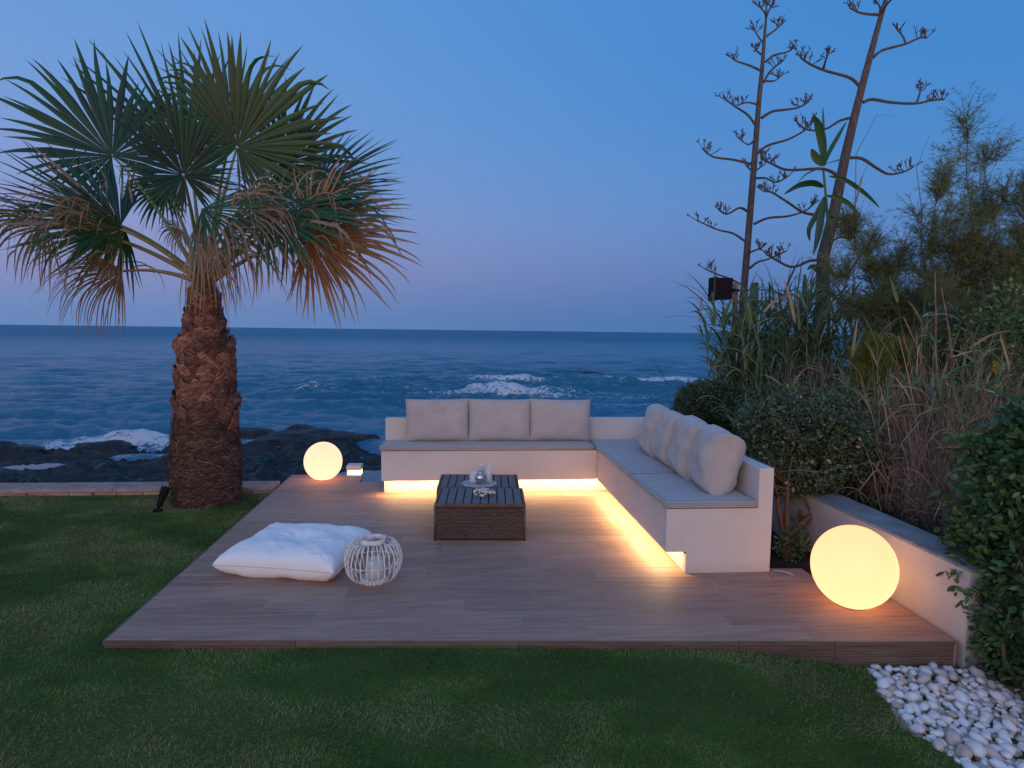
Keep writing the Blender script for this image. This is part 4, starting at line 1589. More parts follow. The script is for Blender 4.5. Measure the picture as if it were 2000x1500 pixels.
# dying and dead ones hanging below
frond(PW(604, 462, -.1), PW(830, 500, -.15), -8, 110, 46, .40, .94, seed=13, fold=.2, tipdry=-.3, wob=.6, brk=.15, split=.42, label='orange-brown dying frond')
frond(PW(395, 408, -.45), PW(600, 428, -.7), -52, 72, 32, .9, .34, seed=14, fold=.3, tipdry=.5, curls=50, wob=.8, split=.40, wf=.9, brk=.4)
frond(PW(440, 446, -.3), PW(640, 462, -.4), -30, 80, 30, 1.5, .50, seed=15, fold=.4, tipdry=.25, curls=50, wob=.9, split=.32, wf=.8, brk=.3)
frond(PW(236, 448, -.35), PW(40, 425, -.6), -40, 90, 30, .6, .40, seed=16, fold=.3, tipdry=.35, curls=40, wob=.9, split=.32, wf=.8, brk=.3)
frond(PW(238, 530, -.05), PW(50, 560, -.15), -38, 70, 42, 2.2, .70, seed=17, fold=.15, tipdry=.02, pet_up=.30, wob=.6, split=.30, wf=1.0, back=.7, brk=.25, label='dead brown frond hanging at the left of the trunk')
frond(PW(395, 450, -.3), PW(430, 630, -.40), 0, 34, 18, 2.0, .72, seed=18, fold=.3, tipdry=.03, wob=.8, split=.3, label='dead frond hanging in front of the trunk')
frond(PW(352, 448, .3), PW(312, 470, .4), 0, 120, 22, 1.6, .66, seed=19, fold=.3, tipdry=.1, split=.3)
frond(PW(500, 385, .5), PW(620, 372, .8), -20, 120, 30, 1.6, .40, seed=20, fold=.5, tipdry=.3, curls=20, split=.35, wob=.6)
frond(PW(90, 440, .3), PW(-60, 425, .5), -30, 100, 30, 2.4, .46, seed=21, fold=.5, tipdry=.4, curls=16, wob=.9, split=.3, wf=.8)


# ------------------------------------------------------------------ vegetation on the right
def blob_points(c, rad, n, seed, amp=.28, shell=.45, freq=1.4):
    rs = np.random.RandomState(seed)
    d = unit(rs.normal(0, 1, (n, 3)))
    r = np.array([1 + amp * mn.fractal(Vector(v) * freq + Vector((seed, 0, 0)), 1, 2, 4) for v in d])
    k = 1 - (1 - shell) * rs.rand(n) ** 2.2
    k = np.where(rs.rand(n) < .05, rs.uniform(1.0, 1.0 + amp * .8, n), k)
    p_ = d * (r * k)[:, None] * np.array(rad)[None]
    return p_ + np.array(c)[None], d, k


def leafy(name, parent, c, rad, ntw, per, ll, lw, mat, seed, amp=.28, shell=.5, tint0=.1, tint1=.75, freq=1.6, special=.03):
    rs = np.random.RandomState(seed)
    p_, d, k = blob_points(c, rad, ntw, seed, amp, shell, freq)
    ctr = np.repeat(p_, per, 0) + rs.normal(0, ll * .5, (ntw * per, 3))
    dirs = unit(np.repeat(d, per, 0) * .9 + rs.normal(0, .7, (ntw * per, 3)) + np.array([0, 0, .25]))
    clump = np.array([mn.noise(Vector(q) * 7) for q in p_]) * .5 + .5
    t = np.repeat(clump, per) * .55 + rs.rand(ntw * per) * .45
    t = tint0 + (tint1 - tint0) * t
    t = np.where(rs.rand(len(t)) < special, rs.uniform(.9, 1, len(t)), t)
    return leaves(name, ctr, dirs, ll * rs.uniform(.45, 1.35, len(t)), lw * rs.uniform(.6, 1.35, len(t)), t, mat, parent, 4, .3, .3, rs)


def limbs(parent, base, tops, r0, mat, seed, name='limb', sub=5, wob=.12, r1=.006):
    rs = random.Random(seed)
    for tp in tops:
        b = Vector(base); tp = Vector(tp)
        pts = []
        nn = 9
        off = Vector((rs.uniform(-1, 1), rs.uniform(-1, 1), 0)) * wob
        for i in range(nn):
            t = i / (nn - 1)
            pts.append(b.lerp(tp, t) + off * math.sin(t * math.pi) + Vector((rs.uniform(-1, 1), rs.uniform(-1, 1), 0)) * wob * .12 * (i > 0))
        m_ = MB().tube(pts, [lerp(r0, r1, (i / (nn - 1)) ** .7) for i in range(nn)], 8)
        for s_ in range(sub):
            i = rs.randint(3, nn - 2)
            e = pts[i] + Vector((rs.uniform(-1, 1), rs.uniform(-1, 1), rs.uniform(-.2, 1))) * (tp - b).length * .35
            m_.tube([pts[i], pts[i].lerp(e, .5) + Vector((0, 0, rs.uniform(-.02, .05))), e], [lerp(r0, r1, i / nn) * .5, r1 * .9, r1 * .35], 5)
        m_.build(name, mat, parent, smooth=True)


# clipped round shrub standing behind the bench corner
c = W(1392, 800, 7.6)
t_ = thing('round_shrub', (c.x + .05, c.y, -.9), 'dark rounded shrub behind the corner of the bench', 'shrub', 'clipped round shrubs')
leafy('foliage', t_, (c.x, c.y, c.z), (.43, .42, .33), 3000, 6, .040, .011, MAT['shrub_leaf'], 21, .18, .6, .02, .55, special=.01)
leafy('foliage', t_, (c.x + .35, c.y - .1, c.z - .28), (.42, .4, .32), 1900, 6, .040, .011, MAT['shrub_leaf'], 22, .2, .55, .0, .5, special=.01)
limbs(t_, (c.x + .05, c.y, -.9), [(c.x - .15, c.y, c.z), (c.x + .2, c.y + .1, c.z), (c.x, c.y - .1, c.z + .1)], .03, MAT['shrub_bark'], 4)

# larger shrub with a forked trunk in the bed at the bench end
c = W(1575, 850, 5.0)
tb = W(1540, 1108, 4.52)
t_ = thing('round_shrub', (tb.x, tb.y, -.08), 'larger rounded shrub with a forked trunk behind the right end of the bench', 'shrub', 'clipped round shrubs')
leafy('foliage', t_, (c.x - .02, c.y, c.z + .02), (.47, .50, .33), 3400, 6, .034, .0105, MAT['shrub_leaf'], 31, .20, .55, .05, .82)
leafy('foliage', t_, (c.x + .28, c.y + .05, c.z - .14), (.38, .45, .34), 2400, 6, .034, .0105, MAT['shrub_leaf'], 32, .25, .5, .0, .6)
leafy('foliage', t_, (c.x - .12, c.y - .15, c.z - .22), (.36, .36, .24), 1300, 6, .034, .0105, MAT['shrub_leaf'], 33, .3, .4, .1, .9, special=.07)
leafy('foliage', t_, (tb.x + .02, tb.y, .05), (.10, .10, .14), 170, 5, .03, .010, MAT['shrub_leaf'], 34, .3, .3, .2, .9, special=.10)
bas = (tb.x, tb.y, -.10)
limbs(t_, bas, [W(1500, 900, 4.6), W(1545, 900, 4.6), W(1640, 960, 4.75), W(1600, 900, 4.9)], .035, MAT['shrub_bark'], 6, wob=.05, r1=.008)
limbs(t_, W(1548, 1040, 4.55), [W(1648, 945, 4.7), W(1700, 915, 5.0)], .032, MAT['shrub_bark'], 9, wob=.02, r1=.010)

# foreground hedge at the right edge
hz = -.15
t_ = thing('hedge', (3.0, 2.9, hz), 'dense glossy green hedge at the right edge in front of the garden wall', 'hedge')
HB = [((2011, 1120), 3.0, (.21, .42, .34)), ((2056, 935), 3.1, (.21, .45, .34)), ((2026, 1250), 2.85, (.17, .38, .28)), ((2136, 1050), 2.9, (.32, .5, .55)), ((2076, 1370), 2.7, (.15, .32, .24)), ((1991, 1020), 3.15, (.13, .3, .20)), ((2186, 1250), 2.6, (.28, .5, .5)), ((2420, 1120), 2.8, (.4, .5, .6))]
for i, (p2, Y_, rad) in enumerate(HB):
    c = W(*p2, Y_)
    vol = rad[0] * rad[2] * 10
    leafy('foliage', t_, tuple(c), rad, int(520 + 2300 * vol * .5), 6, .052, .0165, MAT['hedge_leaf'], 41 + i, .36, .45, .1, .92, 2.4, .03)
limbs(t_, (2.84, 2.72, hz), [W(1970, 1200, 2.9), W(1990, 1100, 2.9), W(1980, 1000, 3.0)], .022, MAT['shrub_bark'], 14, wob=.08, sub=2)
limbs(t_, (2.92, 2.60, hz), [W(1990, 1250, 2.8), W(2040, 1000, 2.9)], .022, MAT['shrub_bark'], 15, wob=.08, sub=2)


# agave flower stalks traced from their silhouettes, given real depth
def cr_(x, y): return (1300 + x / 2.5, y / 2.5)


def stalk(label, Y, main, rads, branches, seed, hangs=True):
    rs = random.Random(seed)
    P_ = [W(*cr_(*q), Y) for q in main]
    rads = [r * .82 for r in rads]
    t_ = thing('agave_stalk', P_[0], label, 'agave stalk', 'dry agave flower stalks')
    MB().tube(P_, rads, 10).build('stem', MAT['stalk_bark'], t_, smooth=True)
    for br in branches:
        n = len(br)
        dy = rs.uniform(-.7, .7)
        pts = []
        for i, q in enumerate(br):
            u = i / (n - 1)
            pts.append(W(*cr_(*q), Y + dy * u * .6))
        # smooth through a Catmull-Rom curve
        sm = []
        for i in range(n - 1):
            p0 = pts[max(i - 1, 0)]; p1 = pts[i]; p2 = pts[i + 1]; p3 = pts[min(i + 2, n - 1)]
            for k in range(5):
                t = k / 5
                sm.append(.5 * ((2 * p1) + (-p0 + p2) * t + (2 * p0 - 5 * p1 + 4 * p2 - p3) * t * t + (-p0 + 3 * p1 - 3 * p2 + p3) * t ** 3))
        sm.append(pts[-1])
        ln_ = sum((a - b).length for a, b in zip(sm, sm[1:]))
        r0 = .012 + .010 * min(1, ln_)
        m_ = MB().tube(sm, [lerp(r0, r0 * .5, i / (len(sm) - 1)) for i in range(len(sm))], 6)
        # forked clusters of old flower stubs towards the end
        nc = max(3, int(5 + ln_ * 5))
        for c_ in range(nc):
            f = 1 - .30 * (c_ / nc) ** 1.2
            i = min(len(sm) - 1, int(f * (len(sm) - 1)))
            b = sm[i]
            d = Vector((rs.uniform(-1, 1), rs.uniform(-1, 1), rs.uniform(.3, 1.4))).normalized()
            if i == len(sm) - 1: d = (d + (sm[-1] - sm[-3]).normalized() * 1.2).normalized()
            l_ = rs.uniform(.06, .13) * (.8 + .4 * min(1.0, ln_))
            e = b + d * l_
            m_.tube([b, b.lerp(e, .55) + Vector((rs.uniform(-1, 1), 0, 0)) * .012, e], [.0065, .0055, .005], 4)
            for k in range(4):
                d2 = (d + Vector((rs.uniform(-1, 1), rs.uniform(-1, 1), rs.uniform(-.2, 1))) * .9).normalized()
                s_ = b.lerp(e, rs.uniform(.45, 1))
                e2 = s_ + d2 * rs.uniform(.03, .065)
                m_.tube([s_, s_.lerp(e2, .6), e2], [.004, .004, .0075], 4)
        m_.build('branch', MAT['stalk_bark'], t_, smooth=False)


stalk('tall straight dry agave stalk nearer the sea, left of the two', 8.6,
      [(368, 1700), (375, 1500), (400, 1200), (420, 950), (440, 700), (455, 500), (470, 350), (485, 150), (492, 70)], [.062, .060, .056, .052, .047, .040, .034, .022, .014],
      [[(480, 215), (450, 175), (430, 140)], [(487, 180), (530, 150), (565, 120)], [(465, 265), (440, 245)], [(485, 305), (530, 270), (590, 255), (625, 235)],
       [(465, 345), (410, 320), (350, 300), (325, 285)], [(480, 400), (510, 350), (555, 310)], [(485, 395), (530, 395), (565, 370)], [(438, 610), (400, 560), (340, 520), (290, 485)],
       [(445, 510), (400, 500), (350, 515)], [(470, 575), (520, 545), (590, 535), (650, 525), (700, 495)], [(430, 690), (400, 705), (350, 670)], [(415, 800), (330, 780), (230, 765), (180, 725)],
       [(448, 750), (500, 710), (600, 680), (680, 635), (710, 600)], [(430, 840), (480, 805)], [(420, 835), (390, 805)], [(445, 870), (490, 870), (540, 890), (600, 860)],
       [(430, 1095), (500, 1065), (600, 1055), (680, 1030), (720, 1000)], [(397, 1030), (360, 1015), (300, 1045), (260, 1025)], [(390, 1180), (330, 1140), (250, 1120), (150, 1075)],
       [(410, 1310), (450, 1280), (500, 1265), (590, 1225)], [(370, 1390), (310, 1360), (240, 1335), (185, 1310)], [(395, 1240), (430, 1225), (470, 1210)], [(492, 80), (480, 55), (460, 35)], [(492, 80), (505, 50), (520, 30)], [(490, 90), (492, 50), (492, 25)]], 5)
stalk('leaning thicker dry agave stalk, right of the two, reaching past the top', 8.0,
      [(690, 2100), (720, 1750), (760, 1500), (770, 1250), (820, 1050), (850, 900), (880, 750), (920, 580), (960, 420), (1000, 270), (1040, 120), (1075, 0), (1105, -90)], [.105, .10, .098, .096, .085, .078, .070, .062, .054, .048, .040, .032, .026],
      [[(1040, 72), (960, 65), (900, 40)], [(1048, 60), (1045, 30), (1020, 0)], [(1050, 70), (1090, 10), (1140, -30)], [(1015, 280), (1060, 245), (1170, 215), (1240, 185), (1275, 185)], [(1170, 212), (1160, 180), (1130, 145)],
       [(950, 425), (900, 380), (780, 345), (700, 310), (655, 275)], [(770, 338), (780, 300), (790, 275)], [(965, 500), (1010, 485), (1100, 500), (1220, 505), (1300, 490), (1360, 485)], [(1225, 502), (1240, 460), (1245, 430)],
       [(905, 575), (850, 590), (780, 630), (700, 635), (650, 610)], [(850, 865), (770, 825), (600, 830), (520, 800), (470, 775)], [(905, 770), (960, 775), (1030, 820), (1090, 850), (1160, 840), (1210, 815)],
       [(775, 1050), (680, 1040), (600, 990), (520, 940), (480, 935)], [(830, 1105), (870, 1085), (930, 1075)], [(755, 1270), (700, 1275), (640, 1300), (600, 1300), (540, 1270), (490, 1240)], [(790, 1190), (850, 1160), (900, 1170)]], 8)

# a dark flood light on its pole
q = W(1438, 640, 8.1); base_z = 1.2
fl = thing('flood_light', (q.x, 8.1, base_z), 'black square flood light seen from behind, on a wooden pole above the reeds', 'flood light')
ptop = W(1437, 553, 8.1)
MB().tube([(q.x - .01, 8.1, .2), (ptop.x, 8.1, ptop.z)], [.036, .034], 12).build('pole', MAT['post'], fl, smooth=True)
a0, a1 = W(1394, 541, 8.0), W(1424, 588, 8.0)
MB().box((a0.x, 7.93, a1.z), (a0.x + .03, 8.17, a0.z)).build('front_frame', MAT['black_metal'], fl, bevel=.004)
MB().bevbox((a0.x + .0305, 7.95, a1.z + .02), (a1.x + .02, 8.15, a0.z - .01), .004).build('housing', MAT['black_metal'], fl, bevel=.02)
MB().tube([(a1.x + .01, 8.03, (a0.z + a1.z) / 2 - .01), (ptop.x + .03, 8.05, (a0.z + a1.z) / 2 - .01)], .014, 8).build('bracket', MAT['black_metal'], fl)
MB().lathe([(.046, 0), (.046, .035)], 14, (ptop.x, 8.1, ptop.z - .11)).build('clamp', MAT['black_metal'], fl)


# reed clumps
def reeds(label, base_c, spread, n_st, h, Y_tint, seed, ll=.55, lw=.014, lean=.25, per=11, t0=.15, t1=.8, cat='reeds'):
    rs = np.random.RandomState(seed)
    t_ = thing('reed_clump', base_c, label, cat, 'green reeds behind the bench')
    bx_ = np.array(base_c)[None] + rs.normal(0, 1, (n_st, 3)) * np.array([spread[0], spread[1], 0])
    d = np.array([0, 0, 1.0])[None] + rs.normal(0, lean, (n_st, 3)) * np.array([1, 1, 0])
    P, D = paths(bx_, d, h * rs.uniform(.6, 1.1, n_st), 9, .12, .2, rs)
    a = rs.uniform(0, 6.28, n_st)
    S = np.stack([np.cos(a), np.sin(a), 0 * a], -1)
    ribbons('stems', P, np.full((n_st, 9), .007) * np.linspace(1, .3, 9)[None], S, rs.uniform(.4, 1.0, (n_st, 1)).repeat(9, 1), MAT['reed_leaf'], t_)['kind'] = 'stuff'
    ii = np.repeat(np.arange(n_st), per); kk = rs.randint(1, 9, len(ii))
    st = P[ii, kk]
    dd = D[ii, kk] * .9 + rs.normal(0, .55, (len(ii), 3)) * np.array([1, 1, .35])
    L_ = ll * rs.uniform(.5, 1.2, len(ii))
    P2, D2 = paths(st, dd, L_, 8, rs.uniform(.4, 1.6, len(ii)), .25, rs)
    S2 = unit(np.cross(D2, np.array([0, 0, 1.0]) + rs.normal(0, .4, (len(ii), 1, 3))))
    prof = np.array([.7, 1, 1, .92, .78, .58, .34, .05])
    wd = lw * rs.uniform(.6, 1.2, len(ii))[:, None] * prof[None]
    tt = (t0 + (t1 - t0) * rs.rand(len(ii)) ** 1.3)
    tt = np.where(rs.rand(len(ii)) < .08, 1.0, tt)
    o = ribbons('leaf_blades', P2, wd, S2, tt[:, None].repeat(8, 1), MAT['reed_leaf'], t_, .3, unit(np.cross(S2, D2)))
    o['kind'] = 'stuff'


b = W(1500, 800, 7.9)
reeds('dense green reed clump at the foot of the left agave stalk', (b.x, 7.9, .0), (.24, .25), 110, 2.0, 0, 51, .62, .017, .15)
b = W(1440, 800, 7.8)
reeds('arching green reeds under the flood light', (b.x, 7.8, .0), (.14, .2), 50, 1.9, 0, 52, .50, .014, .10)
b = W(1590, 800, 7.6)
reeds('green reeds between the two agave stalks', (b.x, 7.6, .0), (.30, .3), 64, 2.2, 0, 53, .50, .014, .14)
b = W(1690, 800, 7.2)
reeds('loose green reeds in front of the leaning agave stalk', (b.x, 7.2, .0), (.32, .3), 60, 1.9, 0, 54, .42, .012, .16)
b = W(1560, 750, 6.6)
reeds('low dark green reeds behind the larger round shrub', (b.x, 6.6, .0), (.45, .2), 50, 1.15, 0, 55, .40, .012, .2, t0=.0, t1=.6)
b = W(1900, 750, 6.2)
reeds('green reeds at the right among the tamarisk', (b.x, 6.2, .2), (.4, .3), 70, 1.7, 0, 56, .36, .014, .2, t0=.2, t1=.9)

b = W(1890, 900, 4.9)
reeds('upright green reeds growing through the dry stalks above the hedge', (b.x, 4.9, .2), (.40, .25), 60, 1.35, 0, 57, .34, .011, .14, t0=.3, t1=.95)


# the tall cane with broad leaves
cb = 7.3
CP = [W(*cr_(*q), cb) for q in [(800, 1900), (795, 1500), (792, 1080), (782, 950), (770, 830)]]
t_ = thing('broadleaf_cane', CP[0], 'tall green cane with a few broad leaves, in front of the leaning stalk', 'cane')
MB().tube(CP, [.022, .020, .017, .015, .012], 8).build('stem', MAT['pad'], t_, smooth=True)


def broad(pts, w, seed, dy=0, tint=.5):
    rs = np.random.RandomState(seed)
    n = len(pts)
    P_ = [np.array(W(*cr_(*q), cb + dy * i / (n - 1))) for i, q in enumerate(pts)]
    K = 12
    out = []
    for k in range(K):
        f = k / (K - 1) * (n - 1); i = min(int(f), n - 2); u = f - i
        p0, p1, p2, p3 = P_[max(i - 1, 0)], P_[i], P_[i + 1], P_[min(i + 2, n - 1)]
        out.append(.5 * ((2 * p1) + (-p0 + p2) * u + (2 * p0 - 5 * p1 + 4 * p2 - p3) * u * u + (-p0 + 3 * p1 - 3 * p2 + p3) * u ** 3))
    P = np.array(out)[None]
    D = np.gradient(P[0], axis=0)[None]
    view = unit(P - np.array([0, 0, 1.65]))
    S = unit(np.cross(D, view + rs.normal(0, .25, 3)))
    prof = np.sin(np.linspace(.25, math.pi, K)) ** .9 * .85
    o = ribbons('leaf', P, (w * prof)[None], S, np.full((1, K), tint), MAT['cane_leaf'], t_, .35, unit(np.cross(S, D)))


broad([(775, 810), (765, 700), (745, 610), (725, 565)], .062, 1, -.1, .6)
broad([(775, 805), (800, 740), (845, 660), (885, 590)], .030, 2, .15, .3)
broad([(770, 810), (735, 770), (712, 725)], .055, 3, -.1, .9)
broad([(768, 700), (770, 620), (768, 520)], .018, 4, 0, .4)
broad([(770, 915), (720, 895), (650, 905), (575, 950)], .058, 5, -.2, .35)
broad([(785, 955), (850, 970), (910, 1010), (965, 1085)], .034, 6, -.1, .3)
broad([(800, 860), (880, 880), (980, 950), (1048, 1018)], .030, 7, -.2, .3)
broad([(780, 820), (730, 830), (680, 855), (640, 900)], .012, 8, .1, .3)
broad([(780, 800), (850, 780), (910, 765), (960, 775)], .010, 9, .1, .4)
broad([(780, 960), (760, 1050), (745, 1150), (720, 1250)], .050, 10, -.1, .2)
broad([(775, 960), (740, 1040), (700, 1120), (705, 1180)], .040, 11, .1, .1)
broad([(795, 1060), (850, 1070), (900, 1060), (930, 1065)], .036, 12, .1, .5)
broad([(795, 1300), (830, 1350), (870, 1345), (895, 1360)], .036, 13, -.1, .7)
broad([(790, 1300), (760, 1330), (720, 1300), (690, 1320)], .04, 14, -.1, .4)

# tall cactus pads / cut agave leaves among the reeds
for i, (pts, w) in enumerate([([(680, 590 + 750), (682, 1420), (676, 1500), (672, 1590)], .055), ([(655, 1480), (655, 1560), (650, 1640)], .045)]):
    P_ = [W(*cr_(*q), 7.9) for q in pts]
    t2 = thing('cactus_pad', P_[-1], ('taller' if i == 0 else 'shorter') + ' flat upright green cactus pad between the agave stalks', 'cactus')
    m_ = MB()
    fin = []
    for i2 in range(12):
        f = i2 / 11 * (len(P_) - 1); j = min(int(f), len(P_) - 2)
        fin.append(P_[j].lerp(P_[j + 1], f - j))
    rr_ = [w * max(.15, math.sin(lerp(.25, math.pi * .8, i2 / 11))) for i2 in range(12)]
    m_.tube(fin, rr_, 14)
    m_.v = [(x_, 7.9 + (y_ - 7.9) * .35, z_) for x_, y_, z_ in m_.v]
    m_.build('pad', MAT['pad'], t2, smooth=True)
P0, P1 = W(1474, 552, 8.3), W(1472, 640, 8.3)
t2 = thing('cut_stump', (P1.x, 8.3, 0), 'dark green cut plant stump standing right of the left agave stalk', 'stump')
MB().tube([(P1.x - .05, 8.3, .3), P1, P0], [.06, .058, .05], 10).build('stump_body', MAT['pad'], t2, smooth=True)


# feathery tamarisk
def feathery(name, label, cat, base, tips, nsub, ntw, needle, nl, mat, seed, spread=.22, r0=.03, group=None, tw_len=.28, up=.5):
    rs = np.random.RandomState(seed); rr = random.Random(seed)
    t_ = thing(name, base, label, cat, group)
    m_ = MB()
    nodes = []
    for tp in tips:
        b = Vector(base) + Vector((rr.uniform(-.1, .1), rr.uniform(-.1, .1), 0)); tp = Vector(tp)
        pts = []
        off = Vector((rr.uniform(-1, 1), rr.uniform(-1, 1), 0)) * .16
        for i in range(12):
            t = i / 11
            pts.append(b.lerp(tp, t) + off * math.sin(t * 3.14) + Vector((rr.uniform(-1, 1), rr.uniform(-1, 1), rr.uniform(-.4, .4))) * .02 * (i > 0))
        m_.tube(pts, [lerp(r0, .003, (i / 11) ** .6) for i in range(12)], 6)
        for s_ in range(nsub):
            i = rr.randint(3, 11)
            d = ((tp - b).normalized() + Vector((rr.uniform(-1, 1), rr.uniform(-1, 1), rr.uniform(-.4, .9))) * 1.0).normalized()
            ln_ = rr.uniform(.15, .5) * spread * 4
            sp = [pts[i]]
            for k in range(5):
                d = (d + Vector((rr.uniform(-1, 1), rr.uniform(-1, 1), rr.uniform(-.2, .5))) * .3).normalized()
                sp.append(sp[-1] + d * ln_ / 5)
            m_.tube(sp, [.006, .005, .004, .003, .0025, .0018], 4, False)
            for k in range(1, 6):
                nodes.append((sp[k], d))
        for i in range(6, 12): nodes.append((pts[i], (tp - b).normalized()))
    m_.build('branches', MAT['twig'], t_)
    nd = np.array([tuple(n_[0]) for n_ in nodes]); ndd = np.array([tuple(n_[1]) for n_ in nodes])
    ii = rs.randint(0, len(nd), ntw)
    st = nd[ii] + rs.normal(0, .02, (ntw, 3))
    P, D = paths(st, ndd[ii] * .7 + rs.normal(0, .65, (ntw, 3)) + np.array([0, 0, up]), tw_len * rs.uniform(.4, 1.1, ntw), 7, .3, .4, rs)
    tcl = np.array([mn.noise(Vector(q) * 3.5 + Vector((seed, 0, 0))) for q in st]) * .5 + .5
    S = unit(rs.normal(0, 1, (ntw, 3)))
    o = ribbons('twigs', P, np.full((ntw, 7), .0014), S, (tcl * .8)[:, None].repeat(7, 1), mat, t_); o['kind'] = 'stuff'
    n2 = ntw * nl
    jj = np.repeat(np.arange(ntw), nl); k = rs.randint(1, 7, n2)
    st2 = P[jj, k] + rs.normal(0, .004, (n2, 3)); dd2 = D[jj, k] + rs.normal(0, .55, (n2, 3))
    P2, D2 = paths(st2, dd2, needle * rs.uniform(.5, 1.2, n2), 3, .2, .2, rs)
    S2 = unit(rs.normal(0, 1, (n2, 3)))
    tt = (tcl[jj] * .75 + rs.rand(n2) * .3 - .05).clip(0, .95)
    tt = np.where(rs.rand(n2) < .06, 1.0, tt)
    o = ribbons('needles', P2, np.array([[.0024, .0019, .0004]]).repeat(n2, 0), S2, tt[:, None].repeat(3, 1), mat, t_); o['kind'] = 'stuff'


TY = 6.4
bb = W(1870, 900, TY)
feathery('tamarisk', 'tall feathery tamarisk bush against the sky at the right', 'bush', (bb.x, TY, .0),
         [W(1885, 280, TY), W(1925, 330, TY + .3), W(1830, 340, TY), W(1860, 420, TY - .3), W(1800, 470, TY + .2), W(1935, 450, TY - .2), W(1900, 520, TY)], 18, 4600, .06, 18, MAT['tamarisk'], 61, .24)
bb = W(1790, 850, 6.9)
feathery('tamarisk', 'low spreading tamarisk left of the tall one, half brown', 'bush', (bb.x, 6.9, .0),
         [W(1660, 470, 6.9), W(1700, 500, 7.1), W(1745, 540, 6.8), W(1650, 560, 6.7), W(1760, 600, 6.7), W(1700, 620, 6.6)], 17, 4800, .06, 18, MAT['tamarisk'], 62, .2)
bb = W(2030, 800, 6.0)
feathery('tamarisk', 'tamarisk cut by the right edge of the picture', 'bush', (bb.x, 6.0, .1),
         [W(1995, 375, 6.0), W(2030, 400, 6.2), W(1985, 520, 5.9), W(1960, 620, 5.8), W(2050, 480, 6)], 16, 3600, .06, 19, MAT['tamarisk'], 63, .2)
bb = W(1770, 900, 5.7)
feathery('feathery_shrub', 'soft yellow-green feathery shrub above the larger round shrub', 'shrub', (bb.x, 5.7, .1),
         [W(1700, 690, 5.7), W(1740, 740, 5.6), W(1690, 760, 5.6), W(1770, 790, 5.6), W(1755, 700, 5.8), W(1720, 830, 5.5)], 11, 3600, .05, 18, MAT['yellow_green'], 64, .11, .012, tw_len=.2, up=.1)
bb = W(1925, 900, 5.6)
feathery('tamarisk', 'dark green feathery bush behind the dry reeds', 'bush', (bb.x, 5.9, .1),
         [W(1840, 600, 5.9), W(1880, 650, 5.8), W(1930, 600, 6.0), W(1970, 680, 5.8), W(1820, 700, 6.0)], 16, 4600, .06, 18, MAT['tamarisk'], 65, .2)

# leafy bush with yellow flowers at the right edge
c = W(1960, 660, 5.3)
t_ = thing('flowering_bush', (c.x, 5.3, .2), 'leafy green bush with one yellow flower head at the right edge', 'bush')
leafy('foliage', t_, (c.x, 5.3, c.z), (.34, .35, .36), 520, 4, .050, .012, MAT['hedge_leaf'], 71, .7, .15, .35, .97, 2.2)
leafy('foliage', t_, (c.x - .05, 5.25, c.z - .55), (.40, .35, .33), 380, 4, .050, .012, MAT['hedge_leaf'], 72, .7, .15, .2, .9, 2.2)
limbs(t_, (c.x, 5.3, .2), [(c.x - .25, 5.3, c.z + .2), (c.x + .1, 5.3, c.z + .3), (c.x + .2, 5.2, c.z)], .014, MAT['twig'], 22, wob=.1)
f = W(1947, 718, 4.95)
leafy('flower_head', t_, tuple(f), (.045, .045, .05), 60, 4, .016, .007, MAT['yellow_flower'], 73, .3, .2, .0, 1.0)


# dry reeds and straw behind the garden wall
def straw(label, cpts, n, hmin, hmax, sx_, sy_, seed, lean=(-.15, 0), w=.0036, t0=.1, t1=.95, droop=.3):
    rs = np.random.RandomState(seed)
    c0 = np.array(cpts)
    t_ = thing('dry_reeds', tuple(c0), label, 'dry reeds', 'dry reed stalks behind the garden wall')
    st = c0[None] + rs.uniform(-1, 1, (n, 3)) * np.array([sx_, sy_, .06])
    d = np.stack([rs.normal(lean[0], .22, n), rs.normal(lean[1], .2, n), np.ones(n)], -1)
    P, D = paths(st, d, rs.uniform(hmin, hmax, n), 10, rs.uniform(0, droop, n), .5, rs)
    a = rs.uniform(0, 6.28, n); S = np.stack([np.cos(a), np.sin(a), 0 * a], -1)
    wd = w * rs.uniform(.5, 1.6, n)[:, None] * np.linspace(1, .35, 10)[None]
    o = ribbons('stalks', P, wd, S, (t0 + (t1 - t0) * rs.rand(n))[:, None].repeat(10, 1), MAT['straw'], t_, .5, unit(np.cross(S, D[:, 0]))[:, None].repeat(10, 1)); o['kind'] = 'stuff'
    # broken, tangled pieces
    m2 = n
    ii = rs.randint(0, n, m2); kk = rs.randint(2, 9, m2)
    P2, D2 = paths(P[ii, kk], rs.normal(0, 1, (m2, 3)) + np.array([0, 0, -.1]), rs.uniform(.10, .38, m2), 7, .8, .9, rs)
    S2 = unit(rs.normal(0, 1, (m2, 3)))
    o = ribbons('dry_leaves', P2, (w * 1.3) * rs.uniform(.4, 1.5, m2)[:, None] * np.array([[.6, 1, 1, .9, .7, .4, .1]]), S2, (t0 + (t1 - t0) * rs.rand(m2))[:, None].repeat(7, 1), MAT['straw'], t_); o['kind'] = 'stuff'


